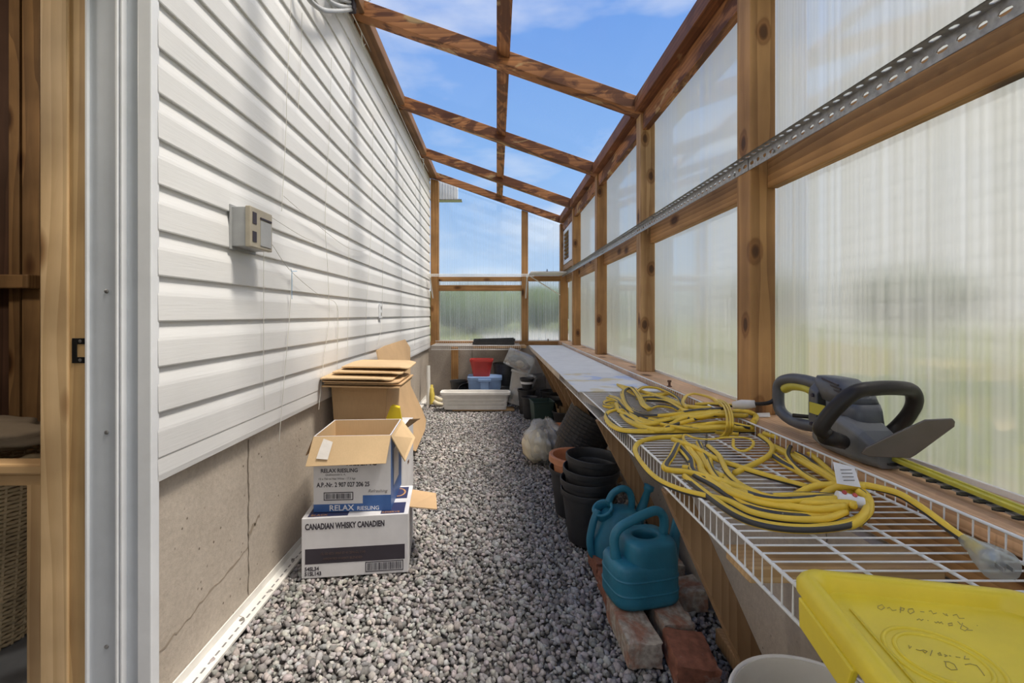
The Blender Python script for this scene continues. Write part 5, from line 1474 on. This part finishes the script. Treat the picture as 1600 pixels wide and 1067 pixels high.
# motor housing
mb = MB()
S = lambda a, b_, z_, cx=0, cy=0, p=3.0: superell(a, b_, p, 36, z_, cx, cy)
mb.loft([S(.046,.062,.800,X0,1.150), S(.044,.060,.850,X0,1.155), S(.043,.058,.866,X0,1.160)]); obj('motor_skirt', mb, M['light_tool'] if False else M['grey_tool'], t, smooth='all')
mb = MB(); mb.loft([S(.045,.062,.862,X0,1.165), S(.045,.064,.885,X0,1.18), S(.042,.064,.905,X0,1.20), S(.032,.050,.919,X0,1.21), S(.012,.02,.921,X0,1.21)]); hs = obj('motor_cover', mb, M['grey_tool'], t, smooth='all')
mb = MB()
for k in range(5): mb.bar((X0-.044, 1.115+.0*k+.020*k*.4, .872+.009*k), (X0-.036, 1.215, .880+.009*k), .004, .0035)
obj('cooling_slot', mb, M['print_black'], hs)
mb = MB(); mb.loft([oct_(.868,.940,.760,.888,1.235,.018), oct_(.872,.938,.770,.900,1.27,.018), oct_(.880,.930,.775,.880,1.285,.014)]); sb = obj('rear_housing', mb, M['grey_tool'], t, bevel=.004)
mb = MB(); mb.box(.8655,.8675,1.20,1.26,.815,.845); obj('label_plate', mb, M['yellow_tool'], sb)
# rear D handle
mb = MB(); P = smooth_path([(X0,1.255,.885),(X0,1.32,.893),(X0,1.40,.888),(X0,1.452,.868),(X0,1.462,.83),(X0,1.455,.785),(X0,1.41,.765),(X0,1.34,.762),(X0,1.26,.775)], 7)
mb.tube(P, .017, 12); obj('rear_handle', mb, M['grey_tool'], t, smooth='all')
mb = MB(); P = smooth_path([(X0,1.285,.862),(X0,1.33,.872),(X0,1.39,.868),(X0,1.43,.852)], 7); mb.tube(P, .0135, 10); obj('trigger', mb, M['yellow_tool'], t, smooth='all')
mb = MB(); mb.tube([(X0-.02,1.36,.785),(X0+.01,1.33,.787)], .006, 8); obj('cord_hook', mb, M['dark_tool'], t)
# front bail handle
mb = MB()
px = [(1290,678,1.05),(1283,668,1.05),(1303,640,1.04),(1335,613,1.03),(1365,607,1.03),(1400,606,1.035),(1423,610,1.05),(1429,626,1.06),(1422,645,1.08),(1405,665,1.10),(1385,682,1.11)]
P = smooth_path([aty(a_, b__, y_) for a_, b__, y_ in px], 7)
mb.tube(P, [.0165]*len(P), 14); obj('front_handle', mb, M['dark_tool'], t, smooth='all')
mb = MB(); mb.tube([aty(1290,682,1.05), aty(1316,690,1.08)], [.019,.017], 14); obj('handle_mount', mb, M['dark_tool'], t, smooth='all')
# guard shield, tilted
def gp(px_, py_):
    inv = 1/1.02 + (1/.95-1/1.02)*(px_-1346)/(1493-1346); return aty(px_, py_, 1/inv)
G = [gp(1359,714), gp(1346,709), gp(1352,700), gp(1389,682), gp(1446,656), gp(1489,654), gp(1493,659), gp(1492,667), gp(1432,711), gp(1423,716)]
mb = MB(); nG = (G[5]-G[1]).cross(G[8]-G[1]).normalized(); nG = nG if nG.y > 0 else -nG; mb.prism(G, nG*.007); obj('hand_guard', mb, M['smoked'], t, bevel=.002)
# bar and teeth
mb = MB(); a = Vector((.897, 1.06, .762)); b_ = Vector((.868, .50, .752)); mb.bar(a, b_, .018, .008); mb.bar(a+Vector((.005,0,.004)), b_+Vector((.005,0,.004)), .007, .006); obj('blade_cover', mb, M['yellow_tool'], t, bevel=.001)
d = (b_-a)
for k in range(17):
    c = a + d*((k+.6)/17.5) + Vector((.004,0,-.010))
    mb = MB(); s_ = Vector((-1,.05,0))
    mb.prism([c+Vector((0,.009,0)), c+Vector((0,-.009,0)), c+s_*.026+Vector((0,-.005,0)), c+s_*.030+Vector((0,.001,0)), c+s_*.026+Vector((0,.006,0))], (0,0,.003)); obj('tooth', mb, M['dark_metal'], t)
mb = MB(); mb.bar(a+Vector((0,0,-.0095)), b_+Vector((0,0,-.0095)), .024, .003); obj('blade', mb, M['steel'], t)
for (xx, yy, zz) in ((.840, 1.16, .80), (.8385, 1.10, .765), (.866, 1.255, .785), (.866, 1.25, .865)):
    mb = MB(); mb.tube([(xx-.001, yy, zz), (xx+.004, yy, zz)], .005, 10); obj('screw_recess', mb, M['print_black'], t)
# lead from the trimmer to the taped plug
mb = MB(); mb.tube(smooth_path([(X0,1.462,.828), aty(1205,628,1.47), aty(1190,631,1.475), aty(1178,631,1.48)], 6), .0065, 10); obj('power_lead', mb, M['dark_tool'], t, smooth='all')
# crumbs of insulation on the sill
t = thing('paper_scrap', 'torn pale paper scrap on the sill beside the big post', 'scrap', (.90, 1.575, SILL))
mb = MB(); mb.prism([(-.04,-.02,.001),(.03,-.03,.003),(.045,.0,.010),(.0,.012,.006),(-.03,.008,.002)], (0,0,.002)); obj('paper', mb, M['terminal'], t)

# ================================================================== SHED ROOM CONTENTS
t = thing('wicker_basket', 'tall wicker basket in the dark room behind the door frame', 'basket', (-1.81, 1.56, -0.02))
mb = MB(); nb = 72; hb = .60
for k in range(44):
    z_ = .01 + hb*k/44; r = .185 + .045*(z_/hb)
    mb.tube([((r+.0045*(1 if ((j+k) % 2) else -1))*math.cos(2*math.pi*j/nb), (r+.0045*(1 if ((j+k) % 2) else -1))*math.sin(2*math.pi*j/nb), z_+.002*math.sin(j*.5)) for j in range(nb)], .0062, 5, closed=True)
obj('weave', mb, M['wicker'], t, smooth='all')
mb = MB()
for j in range(36):
    a = 2*math.pi*j/36; mb.tube([(.185*math.cos(a), .185*math.sin(a), 0), (.23*math.cos(a), .23*math.sin(a), hb)], .005, 5)
obj('stakes', mb, M['wicker'], t)
mb = MB()
for k in range(3): mb.tube([((.236)*math.cos(q), .236*math.sin(q), hb+.012*k+.004*math.sin(q*20+k*2)) for q in np.linspace(0, 2*math.pi, 90, endpoint=False)], .009, 6, closed=True)
obj('rim', mb, M['wicker'], t, smooth='all')
mb = MB(); mb.lathe([(.16, .0), (.18, .004), (.20, .5), (.001, .52)], 24); obj('lining', mb, M['bag_cloth'], t)
t = thing('sack', 'crumpled brown sack lying on top of the wicker basket', 'sack', (-1.79, 1.56, 0)); blob('cloth', 0, 0, .665, .24, .18, .055, M['bag_cloth'], t, 21, .22, 60, 18, 7)
t = thing('side_table', 'plain wooden stand just inside the doorway in front of the basket', 'table', (0,0,-.02))
mb = MB(); mb.box(-1.62, -1.235, 1.24, 1.30, .668, .697); obj('table_top', mb, M['pineX'], t, bevel=.006)
mb = MB(); mb.box(-1.60, -1.24, 1.25, 1.28, .635, .672); obj('apron', mb, M['pineX'], t, bevel=.003)
for x in (-1.335,):
    mb = MB(); mb.box(-1.292, -1.250, 1.25, 1.30, 0, .64); obj('leg', mb, M['pineZ'], t, bevel=.003)
mb = MB(); mb.box(-1.62, -1.57, 1.25, 1.30, 0, .64); obj('leg', mb, M['pineZ'], t, bevel=.003)
